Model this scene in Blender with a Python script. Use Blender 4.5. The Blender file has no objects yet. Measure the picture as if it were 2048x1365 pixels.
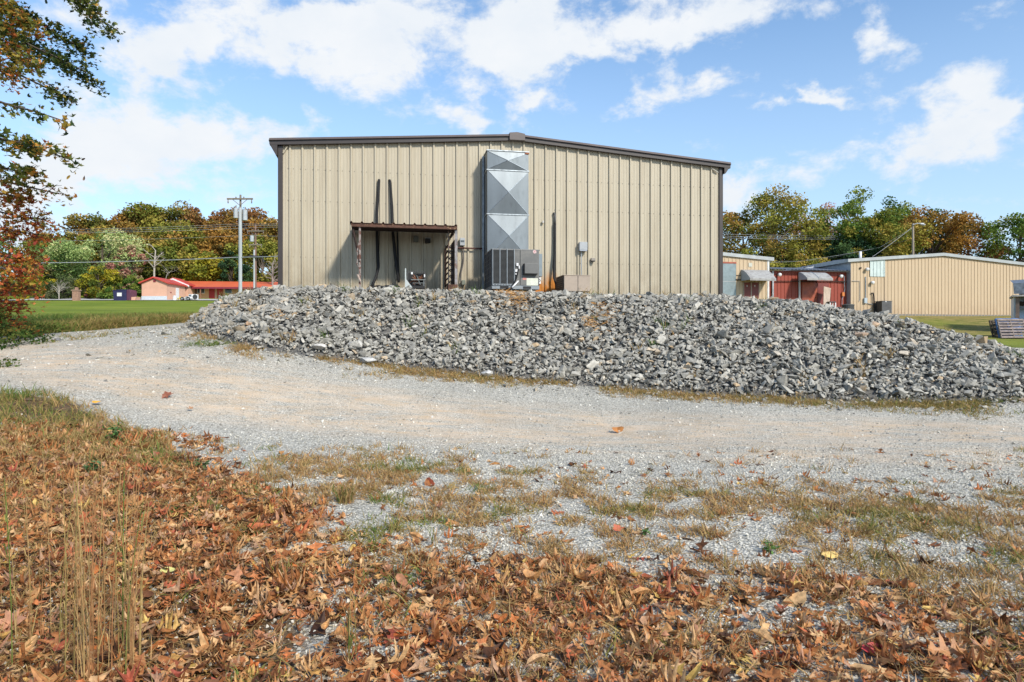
import bpy, bmesh, math, random
import numpy as np
from mathutils import Vector, Matrix
R = np.random.RandomState(7)
random.seed(7)
scene = bpy.context.scene
COL = scene.collection
CZ = 1.6
F = 1366.0
def P(px, py, D):
    return np.array([(px-1024.0)/F*D, D, CZ+(682.5-py)/F*D])

# ------------------------------------------------------------------ materials
def newmat(name):
    m = bpy.data.materials.new(name); m.use_nodes = True
    nt = m.node_tree
    return m, nt, nt.nodes['Principled BSDF']
def mat(name, c, rough=.6, metal=0., var=.12, scale=3., bump=.0, bscale=60., dirt=None, dscale=1.2, dthr=.55, dwid=.12, stretch=(1,1,1), spec=.5):
    m, nt, b = newmat(name)
    N = nt.nodes.new; L = nt.links.new
    tc = N('ShaderNodeTexCoord'); mp = N('ShaderNodeMapping'); mp.inputs['Scale'].default_value = stretch
    L(tc.outputs['Object'], mp.inputs['Vector'])
    n1 = N('ShaderNodeTexNoise'); n1.inputs['Scale'].default_value = scale; n1.inputs['Detail'].default_value = 6; n1.inputs['Roughness'].default_value = .65
    L(mp.outputs[0], n1.inputs['Vector'])
    mr = N('ShaderNodeMapRange'); mr.inputs['From Min'].default_value = .3; mr.inputs['From Max'].default_value = .7
    mr.inputs['To Min'].default_value = 1-var*1.6; mr.inputs['To Max'].default_value = 1+var
    L(n1.outputs['Fac'], mr.inputs['Value'])
    mx = N('ShaderNodeMix'); mx.data_type = 'RGBA'; mx.blend_type = 'MULTIPLY'; mx.inputs[0].default_value = 1
    mx.inputs['A'].default_value = (*c, 1); L(mr.outputs[0], mx.inputs['B'])
    out = mx.outputs['Result']
    if dirt:
        n2 = N('ShaderNodeTexNoise'); n2.inputs['Scale'].default_value = dscale; n2.inputs['Detail'].default_value = 9; n2.inputs['Roughness'].default_value = .7
        L(mp.outputs[0], n2.inputs['Vector'])
        m2 = N('ShaderNodeMapRange'); m2.inputs['From Min'].default_value = dthr-dwid/2; m2.inputs['From Max'].default_value = dthr+dwid/2
        L(n2.outputs['Fac'], m2.inputs['Value'])
        d = N('ShaderNodeMix'); d.data_type = 'RGBA'; L(m2.outputs[0], d.inputs[0]); L(out, d.inputs['A']); d.inputs['B'].default_value = (*dirt, 1)
        out = d.outputs['Result']
    L(out, b.inputs['Base Color'])
    b.inputs['Roughness'].default_value = rough; b.inputs['Metallic'].default_value = metal
    b.inputs['Specular IOR Level'].default_value = spec
    if bump:
        n3 = N('ShaderNodeTexNoise'); n3.inputs['Scale'].default_value = bscale; n3.inputs['Detail'].default_value = 5
        L(mp.outputs[0], n3.inputs['Vector'])
        bp = N('ShaderNodeBump'); bp.inputs['Strength'].default_value = bump; bp.inputs['Distance'].default_value = .02
        L(n3.outputs['Fac'], bp.inputs['Height']); L(bp.outputs[0], b.inputs['Normal'])
    return m
def ramp_mat(name, cols, source='island', rough=.7, trans=0., spec=.3, pos=None, mottle=.25, mscale=30., bump=0.):
    """colour by island (or by the 'tint' attribute) through a ramp; optional thin translucency"""
    m, nt, b = newmat(name)
    N = nt.nodes.new; L = nt.links.new
    if source == 'island':
        g = N('ShaderNodeNewGeometry'); fac = g.outputs['Random Per Island']
    else:
        g = N('ShaderNodeAttribute'); g.attribute_name = 'tint'; fac = g.outputs['Fac']
    r = N('ShaderNodeValToRGB'); el = r.color_ramp.elements
    n = len(cols)
    while len(el) < n: el.new(.5)
    for i, c in enumerate(cols):
        el[i].position = pos[i] if pos else i/(n-1); el[i].color = (*c, 1)
    L(fac, r.inputs['Fac'])
    tc = N('ShaderNodeTexCoord'); nz = N('ShaderNodeTexNoise'); nz.inputs['Scale'].default_value = mscale; nz.inputs['Detail'].default_value = 4
    L(tc.outputs['Object'], nz.inputs['Vector'])
    mr = N('ShaderNodeMapRange'); mr.inputs['From Min'].default_value = .3; mr.inputs['From Max'].default_value = .7
    mr.inputs['To Min'].default_value = 1-mottle*1.3; mr.inputs['To Max'].default_value = 1+mottle; L(nz.outputs['Fac'], mr.inputs['Value'])
    mx = N('ShaderNodeMix'); mx.data_type = 'RGBA'; mx.blend_type = 'MULTIPLY'; mx.inputs[0].default_value = 1
    L(r.outputs['Color'], mx.inputs['A']); L(mr.outputs[0], mx.inputs['B'])
    L(mx.outputs['Result'], b.inputs['Base Color'])
    b.inputs['Roughness'].default_value = rough; b.inputs['Specular IOR Level'].default_value = spec
    if bump:
        bp = N('ShaderNodeBump'); bp.inputs['Strength'].default_value = bump; bp.inputs['Distance'].default_value = .02
        L(nz.outputs['Fac'], bp.inputs['Height']); L(bp.outputs[0], b.inputs['Normal'])
    if trans:
        t = N('ShaderNodeBsdfTranslucent'); L(mx.outputs['Result'], t.inputs['Color'])
        ms = N('ShaderNodeMixShader'); ms.inputs[0].default_value = trans
        L(b.outputs[0], ms.inputs[1]); L(t.outputs[0], ms.inputs[2])
        L(ms.outputs[0], nt.nodes['Material Output'].inputs['Surface'])
    return m

# ------------------------------------------------------------------ mesh helpers
def np_mesh(name, V, faces_flat, sizes, material, parent=None, tint=None, smooth=False, mats=None):
    me = bpy.data.meshes.new(name)
    V = np.asarray(V, dtype=np.float32); faces_flat = np.asarray(faces_flat, dtype=np.int32); sizes = np.asarray(sizes, dtype=np.int32)
    me.vertices.add(len(V)); me.vertices.foreach_set('co', V.ravel())
    me.loops.add(len(faces_flat)); me.loops.foreach_set('vertex_index', faces_flat)
    me.polygons.add(len(sizes))
    me.polygons.foreach_set('loop_start', np.concatenate([[0], np.cumsum(sizes)[:-1]]).astype(np.int32))
    me.polygons.foreach_set('use_smooth', np.full(len(sizes), bool(smooth), dtype=bool))
    if mats is not None: me.polygons.foreach_set('material_index', np.asarray(mats, dtype=np.int32))
    me.update(calc_edges=True)
    if tint is not None:
        a = me.attributes.new('tint', 'FLOAT', 'POINT'); a.data.foreach_set('value', np.asarray(tint, dtype=np.float32))
    for mm in (material if isinstance(material, (list, tuple)) else [material]): me.materials.append(mm)
    o = bpy.data.objects.new(name, me); COL.objects.link(o)
    if parent is not None: o.parent = parent
    return o
def rotmats(n, full=False, tilt=None):
    """random rotation matrices: spin about z, then tilt"""
    if full:
        q = R.normal(size=(n, 4)); q /= np.linalg.norm(q, axis=1)[:, None]
        w, x, y, z = q.T
        return np.stack([np.stack([1-2*(y*y+z*z), 2*(x*y-z*w), 2*(x*z+y*w)], -1),
                         np.stack([2*(x*y+z*w), 1-2*(x*x+z*z), 2*(y*z-x*w)], -1),
                         np.stack([2*(x*z-y*w), 2*(y*z+x*w), 1-2*(x*x+y*y)], -1)], 1)
    a = R.rand(n)*2*math.pi; t = np.zeros(n) if tilt is None else tilt; b = R.rand(n)*2*math.pi
    ca, sa = np.cos(a), np.sin(a); o = np.zeros(n); i = np.ones(n)
    Rz = np.stack([np.stack([ca, -sa, o], -1), np.stack([sa, ca, o], -1), np.stack([o, o, i], -1)], 1)
    ct, st = np.cos(t), np.sin(t)
    Rx = np.stack([np.stack([i, o, o], -1), np.stack([o, ct, -st], -1), np.stack([o, st, ct], -1)], 1)
    cb, sb = np.cos(b), np.sin(b)
    Rb = np.stack([np.stack([cb, -sb, o], -1), np.stack([sb, cb, o], -1), np.stack([o, o, i], -1)], 1)
    return Rb @ Rx @ Rz
def instance_arrays(variants, pos, rot, scale, var_idx=None):
    """bake copies of small meshes (V, faces list) into one vertex/face soup"""
    n = len(pos)
    if var_idx is None: var_idx = R.randint(0, len(variants), n)
    scale = np.asarray(scale, dtype=float)
    if scale.ndim == 1: scale = np.repeat(scale[:, None], 3, 1)
    Vs, Fs, Ss, ids = [], [], [], []; off = 0
    for k, (v, f) in enumerate(variants):
        idx = np.where(var_idx == k)[0]
        if not len(idx): continue
        v = np.asarray(v, float)
        W = np.einsum('nij,nvj->nvi', rot[idx], v[None]*scale[idx][:, None, :]) + pos[idx][:, None, :]
        Vs.append(W.reshape(-1, 3))
        ff = np.concatenate([np.asarray(a) for a in f]); ss = np.array([len(a) for a in f])
        Fs.append((ff[None] + (np.arange(len(idx))*len(v))[:, None] + off).ravel()); Ss.append(np.tile(ss, len(idx)))
        ids.append(np.repeat(idx, len(v))); off += len(idx)*len(v)
    return np.concatenate(Vs), np.concatenate(Fs), np.concatenate(Ss), np.concatenate(ids)
def scatter(name, variants, pos, rot, scale, material, parent=None, tint=None, smooth=False):
    V, Fl, S, ids = instance_arrays(variants, pos, rot, scale)
    return np_mesh(name, V, Fl, S, material, parent, None if tint is None else np.asarray(tint)[ids], smooth)

class Frame:
    """a local wall frame: x along the wall, -y towards the viewer, z up"""
    def __init__(s, origin, theta):
        s.o = np.array(origin, float); s.t = theta
        s.e = np.array([math.cos(theta), math.sin(theta), 0]); s.n = np.array([-math.sin(theta), math.cos(theta), 0])
    def loc(s, px, py, out=0.):
        """local point where the view ray meets the plane standing `out` in front of the wall"""
        d = np.array([(px-1024.)/F, 1., (682.5-py)/F]); c = np.array([0, 0, CZ])
        q = s.o - out*s.n
        t = np.dot(q-c, s.n)/np.dot(d, s.n)
        w = c + t*d - s.o
        return np.array([np.dot(w, s.e), np.dot(w, s.n), w[2]])
    def world(s, p): return s.o + p[0]*s.e + p[1]*s.n + np.array([0, 0, p[2]])
WORLD = Frame((0, 0, 0), 0.)

class MB:
    def __init__(s): s.v = []; s.f = []; s.m = []; s.cur = 0
    def add(s, vs, fs):
        o = len(s.v); s.v += [tuple(map(float, a)) for a in vs]; s.f += [tuple(o+i for i in f) for f in fs]; s.m += [s.cur]*len(fs)
        return s
    def box(s, x0, x1, y0, y1, z0, z1):
        x0, x1 = min(x0, x1), max(x0, x1); y0, y1 = min(y0, y1), max(y0, y1); z0, z1 = min(z0, z1), max(z0, z1)
        return s.add([(x0,y0,z0),(x1,y0,z0),(x1,y1,z0),(x0,y1,z0),(x0,y0,z1),(x1,y0,z1),(x1,y1,z1),(x0,y1,z1)],
              [(0,3,2,1),(4,5,6,7),(0,1,5,4),(1,2,6,5),(2,3,7,6),(3,0,4,7)])
    def prism(s, poly, y0, y1):
        """polygon in (x,z), extruded between y0 and y1"""
        n = len(poly); a = [(x, y0, z) for x, z in poly]; b = [(x, y1, z) for x, z in poly]
        s.add(a+b, [tuple(range(n)), tuple(range(2*n-1, n-1, -1))]+[(i+n, (i+1) % n+n, (i+1) % n, i) for i in range(n)])
        return s
    def tube(s, pts, r, n=8, cap=True):
        pts = [np.array(p, float) for p in pts]; rs = r if isinstance(r, (list, tuple)) else [r]*len(pts)
        o = len(s.v); up = np.array([0, 0, 1.])
        prev = None
        for i, p in enumerate(pts):
            d = pts[min(i+1, len(pts)-1)]-pts[max(i-1, 0)]; d = d/(np.linalg.norm(d)+1e-9)
            if prev is None:
                ref = up if abs(d[2]) < .9 else np.array([1., 0, 0]); u = np.cross(d, ref)
            else:
                u = prev - np.dot(prev, d)*d
            u /= np.linalg.norm(u)+1e-9; prev = u; w = np.cross(d, u)
            for k in range(n):
                a = 2*math.pi*k/n; q = p + rs[i]*(math.cos(a)*u+math.sin(a)*w); s.v.append(tuple(q))
        for i in range(len(pts)-1):
            for k in range(n):
                s.f.append((o+i*n+k, o+i*n+(k+1) % n, o+(i+1)*n+(k+1) % n, o+(i+1)*n+k)); s.m.append(s.cur)
        if cap:
            s.f.append(tuple(o+k for k in range(n-1, -1, -1))); s.f.append(tuple(o+(len(pts)-1)*n+k for k in range(n))); s.m += [s.cur]*2
        return s
    def quad(s, a, b, c, d): return s.add([a, b, c, d], [(0, 1, 2, 3)])
    def build(s, name, material, parent=None, bevel=0, smooth=False):
        base = np.array(parent['_b']) if parent is not None and '_b' in parent.keys() else np.zeros(3)
        V = np.array(s.v)-base
        fl = [i for f in s.f for i in f]
        o = np_mesh(name, V, fl, [len(f) for f in s.f], material, parent, smooth=smooth, mats=s.m if isinstance(material, (list, tuple)) else None)
        if bevel:
            b = o.modifiers.new('bevel', 'BEVEL'); b.width = bevel; b.segments = 2; b.limit_method = 'ANGLE'
        if parent is not None and '_b' in parent.keys(): o['_b'] = list(base)
        return o
def tag(o, label=None, cat=None, group=None, kind=None):
    if label: o['label'] = label
    if cat: o['category'] = cat
    if group: o['group'] = group
    if kind: o['kind'] = kind
    return o
def thing(name, label, cat, fr, base, group=None):
    o = bpy.data.objects.new(name, None); COL.objects.link(o)
    o.location = fr.world(np.array(base, float)); o.rotation_euler = (0, 0, fr.t); o['_b'] = [float(a) for a in base]
    o.empty_display_size = .1
    return tag(o, label, cat, group)
def solo(mb, name, m, label, cat, fr, base, group=None, bevel=0, smooth=False):
    """a thing that is one mesh"""
    V = [tuple(np.array(v)-np.array(base)) for v in mb.v]; mb.v = V
    o = mb.build(name, m, None, bevel, smooth); o.location = fr.world(np.array(base, float)); o.rotation_euler = (0, 0, fr.t)
    return tag(o, label, cat, group)

# ------------------------------------------------------------------ camera, light, sky
cam = bpy.data.cameras.new('camera'); co = bpy.data.objects.new('camera', cam); COL.objects.link(co)
cam.sensor_width = 36; cam.lens = 36*F/2048; cam.clip_end = 4000; cam.clip_start = .05
co.location = (0, 0, CZ); co.rotation_euler = (math.radians(90), 0, 0); scene.camera = co
SUN_EL = math.radians(37); SX, SY = .60, -.80
sd = np.array([SX, SY, 0]); sd = sd/np.linalg.norm(sd)*math.cos(SUN_EL); sd[2] = math.sin(SUN_EL)
sl = bpy.data.lights.new('sun', 'SUN'); sl.energy = 4.8; sl.angle = math.radians(5.5); sl.color = (1, .93, .83)
so = bpy.data.objects.new('sun', sl); COL.objects.link(so); so.rotation_euler = Vector(sd).to_track_quat('Z', 'Y').to_euler()
so.location = (0, -5, 30)
scene.view_settings.view_transform = 'Standard'; scene.view_settings.look = 'None'; scene.view_settings.exposure = 0; scene.view_settings.gamma = 1
scene.render.engine = 'CYCLES'; scene.cycles.max_bounces = 6; scene.cycles.diffuse_bounces = 3; scene.cycles.transparent_max_bounces = 8
scene.cycles.use_denoising = True
scene.cycles.denoising_prefilter = 'ACCURATE'

def make_world():
    w = bpy.data.worlds.new('World'); scene.world = w; w.use_nodes = True
    nt = w.node_tree; N = nt.nodes.new; L = nt.links.new
    bg = nt.nodes['Background']
    sky = N('ShaderNodeTexSky'); sky.sky_type = 'NISHITA'; sky.sun_disc = False
    sky.sun_elevation = SUN_EL; sky.sun_rotation = math.atan2(SX, SY); sky.air_density = 1.0; sky.dust_density = .6; sky.ozone_density = 1.6
    def M(op, a, b=None, c=None, clamp=False):
        n = N('ShaderNodeMath'); n.operation = op; n.use_clamp = clamp
        for i, x in enumerate((a, b, c)):
            if x is None: continue
            if isinstance(x, (int, float)): n.inputs[i].default_value = x
            else: L(x, n.inputs[i])
        return n.outputs[0]
    tc = N('ShaderNodeTexCoord'); sx = N('ShaderNodeSeparateXYZ'); L(tc.outputs['Generated'], sx.inputs[0])
    X, Y, Z = sx.outputs
    az = M('ARCTAN2', X, Y); el = M('ARCSINE', Z)
    # turbulence that bends the cloud outlines
    cb = N('ShaderNodeCombineXYZ'); L(az, cb.inputs[0]); L(M('MULTIPLY', el, 1.5), cb.inputs[1])
    def noise(scale, detail, rough, z, dist=0):
        c2 = N('ShaderNodeVectorMath'); c2.operation = 'ADD'; L(cb.outputs[0], c2.inputs[0]); c2.inputs[1].default_value = (z*1.7, z*.9, z)
        n = N('ShaderNodeTexNoise'); n.inputs['Scale'].default_value = scale; n.inputs['Detail'].default_value = detail
        n.inputs['Roughness'].default_value = rough; n.inputs['Distortion'].default_value = dist; L(c2.outputs[0], n.inputs['Vector'])
        return n.outputs['Fac']
    wx = M('MULTIPLY', M('SUBTRACT', noise(4.5, 6, .6, 3.1), .5), .30)
    wy = M('MULTIPLY', M('SUBTRACT', noise(5.5, 6, .6, 8.7), .5), .16)
    u = M('ADD', az, wx); v = M('ADD', el, wy)
    clouds = [(480,40,120,60,1.0),(290,125,60,55,1.1),(410,120,60,60,.7),(200,40,120,50,.7),(330,40,60,30,.6),(560,150,50,60,.6),(640,40,60,30,.6),(860,70,200,58,.85),(1150,55,200,48,.85),(1020,120,80,60,.8),(780,130,80,50,.6),(640,110,60,50,.6),(1400,25,230,40,.9),(700,60,80,40,.5),
              (1380,165,105,32,1.),(1760,85,90,38,1.),(1930,145,130,42,.95),(1600,226,75,14,1.),(1900,270,140,52,1.05),(1730,330,150,38,.95),(1500,380,110,30,.8),
              (300,250,110,34,.9),(450,280,150,46,1.15),(190,345,160,60,1.05),(60,420,170,70,1.05),(340,350,120,30,.7),(960,220,110,34,1.),(1070,190,45,20,.9),(560,65,45,38,.6),(690,150,70,60,.55),
              (800,235,45,35,.6),(1080,245,60,20,.6),(620,250,50,30,.45),(700,20,110,30,.8),(1210,100,50,30,.5),(1990,215,80,25,.5),(1300,-120,500,90,.8),(500,-200,400,100,.7),
              (2500,200,300,80,.8),(-400,150,350,120,.8)]
    tot = None
    for (px, py, rx, ry, s) in clouds:
        a = math.atan((px-1024)/F); e = math.atan((682.5-py)/F*math.cos(a)); sa = rx/F*math.cos(a)**2*.8; se = ry/F*.9
        dx = M('MULTIPLY', M('SUBTRACT', u, a), 1/sa); dy = M('MULTIPLY', M('SUBTRACT', v, e), 1/se)
        r2 = M('ADD', M('MULTIPLY', dx, dx), M('MULTIPLY', dy, dy))
        g = M('MULTIPLY', M('EXPONENT', M('MULTIPLY', r2, -.75)), s)
        tot = g if tot is None else M('ADD', tot, g)
    det = noise(11.5, 9, .60, 0, .3); det2 = noise(24, 8, .65, 5.)
    gen = M('MULTIPLY', M('SUBTRACT', noise(4.2, 8, .62, 12.), .46), 1.5)
    d = M('ADD', M('ADD', tot, gen), M('ADD', M('MULTIPLY', M('SUBTRACT', det, .5), 3.1), M('MULTIPLY', M('SUBTRACT', det2, .5), 1.3)))
    mr = N('ShaderNodeMapRange'); mr.interpolation_type = 'SMOOTHSTEP'; mr.inputs['From Min'].default_value = .26; mr.inputs['From Max'].default_value = 1.2
    L(d, mr.inputs['Value'])
    mask = M('MULTIPLY', mr.outputs[0], M('SMOOTHSTEP', 0,0,0)) if False else mr.outputs[0]
    # haze near the horizon
    hz = N('ShaderNodeMapRange'); hz.inputs['From Min'].default_value = 0; hz.inputs['From Max'].default_value = .42; hz.inputs['To Min'].default_value = .72; hz.inputs['To Max'].default_value = 0
    L(el, hz.inputs['Value'])
    tint = N('ShaderNodeMix'); tint.data_type = 'RGBA'; tint.blend_type = 'MULTIPLY'; tint.inputs[0].default_value = 1
    L(sky.outputs[0], tint.inputs['A']); tint.inputs['B'].default_value = SKY_TINT
    hzm = N('ShaderNodeMix'); hzm.data_type = 'RGBA'; L(hz.outputs[0], hzm.inputs[0]); L(tint.outputs['Result'], hzm.inputs['A']); hzm.inputs['B'].default_value = (4.9, 6.3, 8.1, 1)
    # cloud colour: greyer where thick noise is low
    cc = N('ShaderNodeMix'); cc.data_type = 'RGBA'; L(M('MULTIPLY', M('SUBTRACT', noise(7, 6, .6, 20.), .3), 2.2, clamp=True), cc.inputs[0])
    cc.inputs['A'].default_value = (6.9, 7.4, 8.0, 1); cc.inputs['B'].default_value = (8.0, 8.15, 8.35, 1)
    cm = N('ShaderNodeMix'); cm.data_type = 'RGBA'; L(mask, cm.inputs[0]); L(hzm.outputs['Result'], cm.inputs['A']); L(cc.outputs['Result'], cm.inputs['B'])
    L(cm.outputs['Result'], bg.inputs['Color']); bg.inputs['Strength'].default_value = .119
SKY_TINT = (1.68, 1.86, 1.93, 1)
make_world()

# ------------------------------------------------------------------ terrain
ctrl = []
def cp(px, py, D): p = P(px, py, D); ctrl.append((p[0], p[1], p[2]))
for a in [(0,1365,3.0),(1024,1365,3.15),(2048,1365,3.15),(0,1100,4.3),(1024,1100,4.8),(2048,1100,4.8),(0,950,6.1),(1024,950,7.),(2048,950,7.),
          (0,850,8.),(500,850,9.),(1200,850,10.),(2048,850,10.3),(0,780,9.5),(500,780,10.5),(0,720,12.),(0,675,16.),(180,662,19.),(360,647,24.),(500,702,12.6),(420,685,13.3),
          (800,742,12.9),(1200,778,13.),(1500,799,12.3),(1800,808,11.8),(2048,806,11.5),(365,655,15.5),(2048,700,24.),(2048,683,36.),(1900,662,44.),(1760,629.,53.5),(2048,630.,57.5),
          (200,624,60.),(-200,624,60.),(420,624,60.),(100,640,32.),(340,638,32.),(200,606,100.),(450,606,100.),(-200,606,100.),(300,600.4,118.),(550,600.4,118.),(0,600.4,118.)]: cp(*a)
for x, y, z in [(0,0,0),(0,-12,-.1),(-8,0,.5),(9,0,0),(-25,-8,1.2),(25,-8,0),(-30,14,1.5),(-30,30,2.6),(24,14,.4),(40,20,.6),(0,25,1.7),(-8,30,2.4),(8,28,1.4),(5,60,4.2),(40,60,3.9),(20,55,3.9),
                (60,60,3.9),(60,40,3.),(40,90,4.5),(90,90,5),(0,120,8),(60,150,8),(-40,128,9.2),(-80,60,4.5),(-80,120,9.),(-100,0,2),(100,0,0),(0,-80,0),(100,-80,0),(-100,-80,1),
                (-45,150,12),(-45,175,18),(-90,170,16),(-10,165,15),(-45,230,26),(60,220,10),(300,300,10),(-300,300,25),(0,500,20),(300,-100,0),(-300,-100,3),(0,-300,0)]:
    ctrl.append((x, y, z))
ctrl = np.array(ctrl)
_A = np.sqrt(((ctrl[:, None, :2]-ctrl[None, :, :2])**2).sum(-1)); n_ = len(ctrl)
_K = np.zeros((n_+1, n_+1)); _K[:n_, :n_] = -_A; _K[:n_, n_] = 1; _K[n_, :n_] = 1
_w = np.linalg.solve(_K, np.concatenate([ctrl[:, 2], [0]]))
# smooth lattice noise
def vnoise(x, y, s, seed=0):
    x = np.asarray(x, float)/s; y = np.asarray(y, float)/s
    xi = np.floor(x).astype(np.int64); yi = np.floor(y).astype(np.int64); fx = x-xi; fy = y-yi
    fx = fx*fx*(3-2*fx); fy = fy*fy*(3-2*fy)
    def h(a, b):
        v = np.sin(a*127.1+b*311.7+seed*74.7)*43758.5453; return v-np.floor(v)
    return (h(xi, yi)*(1-fx)+h(xi+1, yi)*fx)*(1-fy)+(h(xi, yi+1)*(1-fx)+h(xi+1, yi+1)*fx)*fy
def fbm(x, y, s, seed=0, o=4):
    t = 0; a = .5; n = 0
    for k in range(o): t = t+a*vnoise(x, y, s/2**k, seed+k*3); n += a; a *= .5
    return t/n
def sstep(a, b, x): t = np.clip((np.asarray(x, float)-a)/(b-a), 0, 1); return t*t*(3-2*t)
def gz(x, y):
    x = np.atleast_1d(np.asarray(x, float)); y = np.atleast_1d(np.asarray(y, float)); out = np.zeros(x.shape)
    for i in range(n_): out -= _w[i]*np.hypot(x-ctrl[i, 0], y-ctrl[i, 1])
    out += _w[n_]
    return out + (fbm(x, y, 1.6, 3)-.5)*.05*sstep(0, 3, y)
def hitg(px, py):
    D = np.concatenate([np.linspace(1.5, 40, 2500), np.linspace(40, 200, 1500)])
    x = (px-1024)/F*D; z = CZ+(682.5-py)/F*D; g = gz(x, D)
    k = np.argmax(z <= g+0.001)
    return np.array([x[k], D[k], g[k]])
def pix(x, y, z):
    y = np.maximum(y, .3); return 1024+F*x/y, 682.5-F*(z-CZ)/y
def inpoly(x, y, poly):
    c = np.zeros(np.shape(x), bool); n = len(poly); j = n-1
    for i in range(n):
        xi, yi = poly[i]; xj, yj = poly[j]
        cond = ((yi > y) != (yj > y)) & (x < (xj-xi)*(y-yi)/((yj-yi)+1e-12)+xi); c ^= cond; j = i
    return c
def dpoly(x, y, poly):
    d = np.full(np.shape(x), 1e9); n = len(poly)
    for i in range(n):
        a = np.array(poly[i]); b = np.array(poly[(i+1) % n]); ab = b-a
        t = np.clip(((x-a[0])*ab[0]+(y-a[1])*ab[1])/(ab@ab), 0, 1); d = np.minimum(d, np.hypot(x-a[0]-t*ab[0], y-a[1]-t*ab[1]))
    return np.where(inpoly(x, y, poly), d, -d)
def pp(px, D): return ((px-1024)/F*D, D)
FOOT = [pp(365, 15.8), pp(395, 14.2), pp(430, 13.3), pp(500, 12.7), pp(620, 12.8), pp(800, 12.9), pp(1000, 13.1), pp(1200, 13.), pp(1500, 12.3), pp(1800, 11.7), pp(2048, 11.5), (12, 11.8), (16, 13.5), (18.5, 18),
        (17.5, 23), (13, 28), (9.5, 34), (8, 46), (-12, 46), (-10.5, 30), (-8.8, 21)]
def capz(x):
    return CZ+np.interp(x, [-20, -5, 0, 3.4, 5, 6.3, 7.7, 8.5, 9.3, 10.1, 12, 16, 20], [1.12, 1.12, 1.01, .95, .90, .74, .47, .22, -.07, -.36, -.8, -1.1, -1.2])
def mz(x, y, noise=True):
    d = dpoly(x, y, FOOT) ; d = d + (fbm(x, y, 2.2, 40)-.5)*1.0*sstep(-.5, .8, d)
    g = gz(x, y); a = g + .60*d; b = capz(x)+.012*np.minimum(d,6)
    k = .22; h = np.clip(.5+.5*(b-a)/k, 0, 1); z = b*(1-h)+a*h-k*h*(1-h)
    if noise: z = z + (fbm(x, y, .9, 21)-.5)*.10
    return np.maximum(z, np.minimum(a, g-.05)) , d
# ------------------------------------------------------------------ ground sheets
def lines(dense0, dense1, step, lo, hi, g=1.18):
    a = list(np.arange(dense0, dense1+1e-6, step)); s = step
    up = [a[-1]]
    while up[-1] < hi: s *= g; up.append(up[-1]+s)
    s = step; dn = [a[0]]
    while dn[-1] > lo: s *= g; dn.append(dn[-1]-s)
    return np.array(dn[:0:-1]+a+up[1:])
GX = lines(-14, 16, .16, -1500, 1500); GY = lines(2, 24, .16, -400, 2500)
XX, YY = np.meshgrid(GX, GY)
ZZ = gz(XX.ravel(), YY.ravel()).reshape(XX.shape)
ROAD = [tuple(hitg(*q)[:2]) for q in [(365, 646), (180, 662), (90, 669), (0, 675)]] + [(-18, 19), (-40, 24), (-40, 15), (-16, 11.5)] + \
       [tuple(hitg(*q)[:2]) for q in [(0, 784), (110, 800), (200, 845), (330, 885), (440, 950), (540, 1030), (610, 1130), (640, 1340)]] + [(-1.2, -6), (-1, -30), (60, -30), (60, 15), (30, 22), (15.5, 29), (12, 26.5), (0, 24), (-7, 24)]
rx_, ry_ = XX.ravel(), YY.ravel()
rd = dpoly(rx_, ry_, ROAD) + (fbm(rx_, ry_, .9, 77)-.5)*.9
px_, py_ = pix(rx_, ry_, ZZ.ravel())
def grid_faces(mask_pt):
    ny, nx = XX.shape; i, j = np.meshgrid(np.arange(ny-1), np.arange(nx-1), indexing='ij')
    a = (i*nx+j).ravel(); f = np.stack([a, a+1, a+nx+1, a+nx], 1)
    k = mask_pt[f].all(1); return f[k]
def set_attr(o, name, vals):
    a = o.data.attributes.new(name, 'FLOAT', 'POINT'); a.data.foreach_set('value', np.asarray(vals, np.float32))

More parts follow.
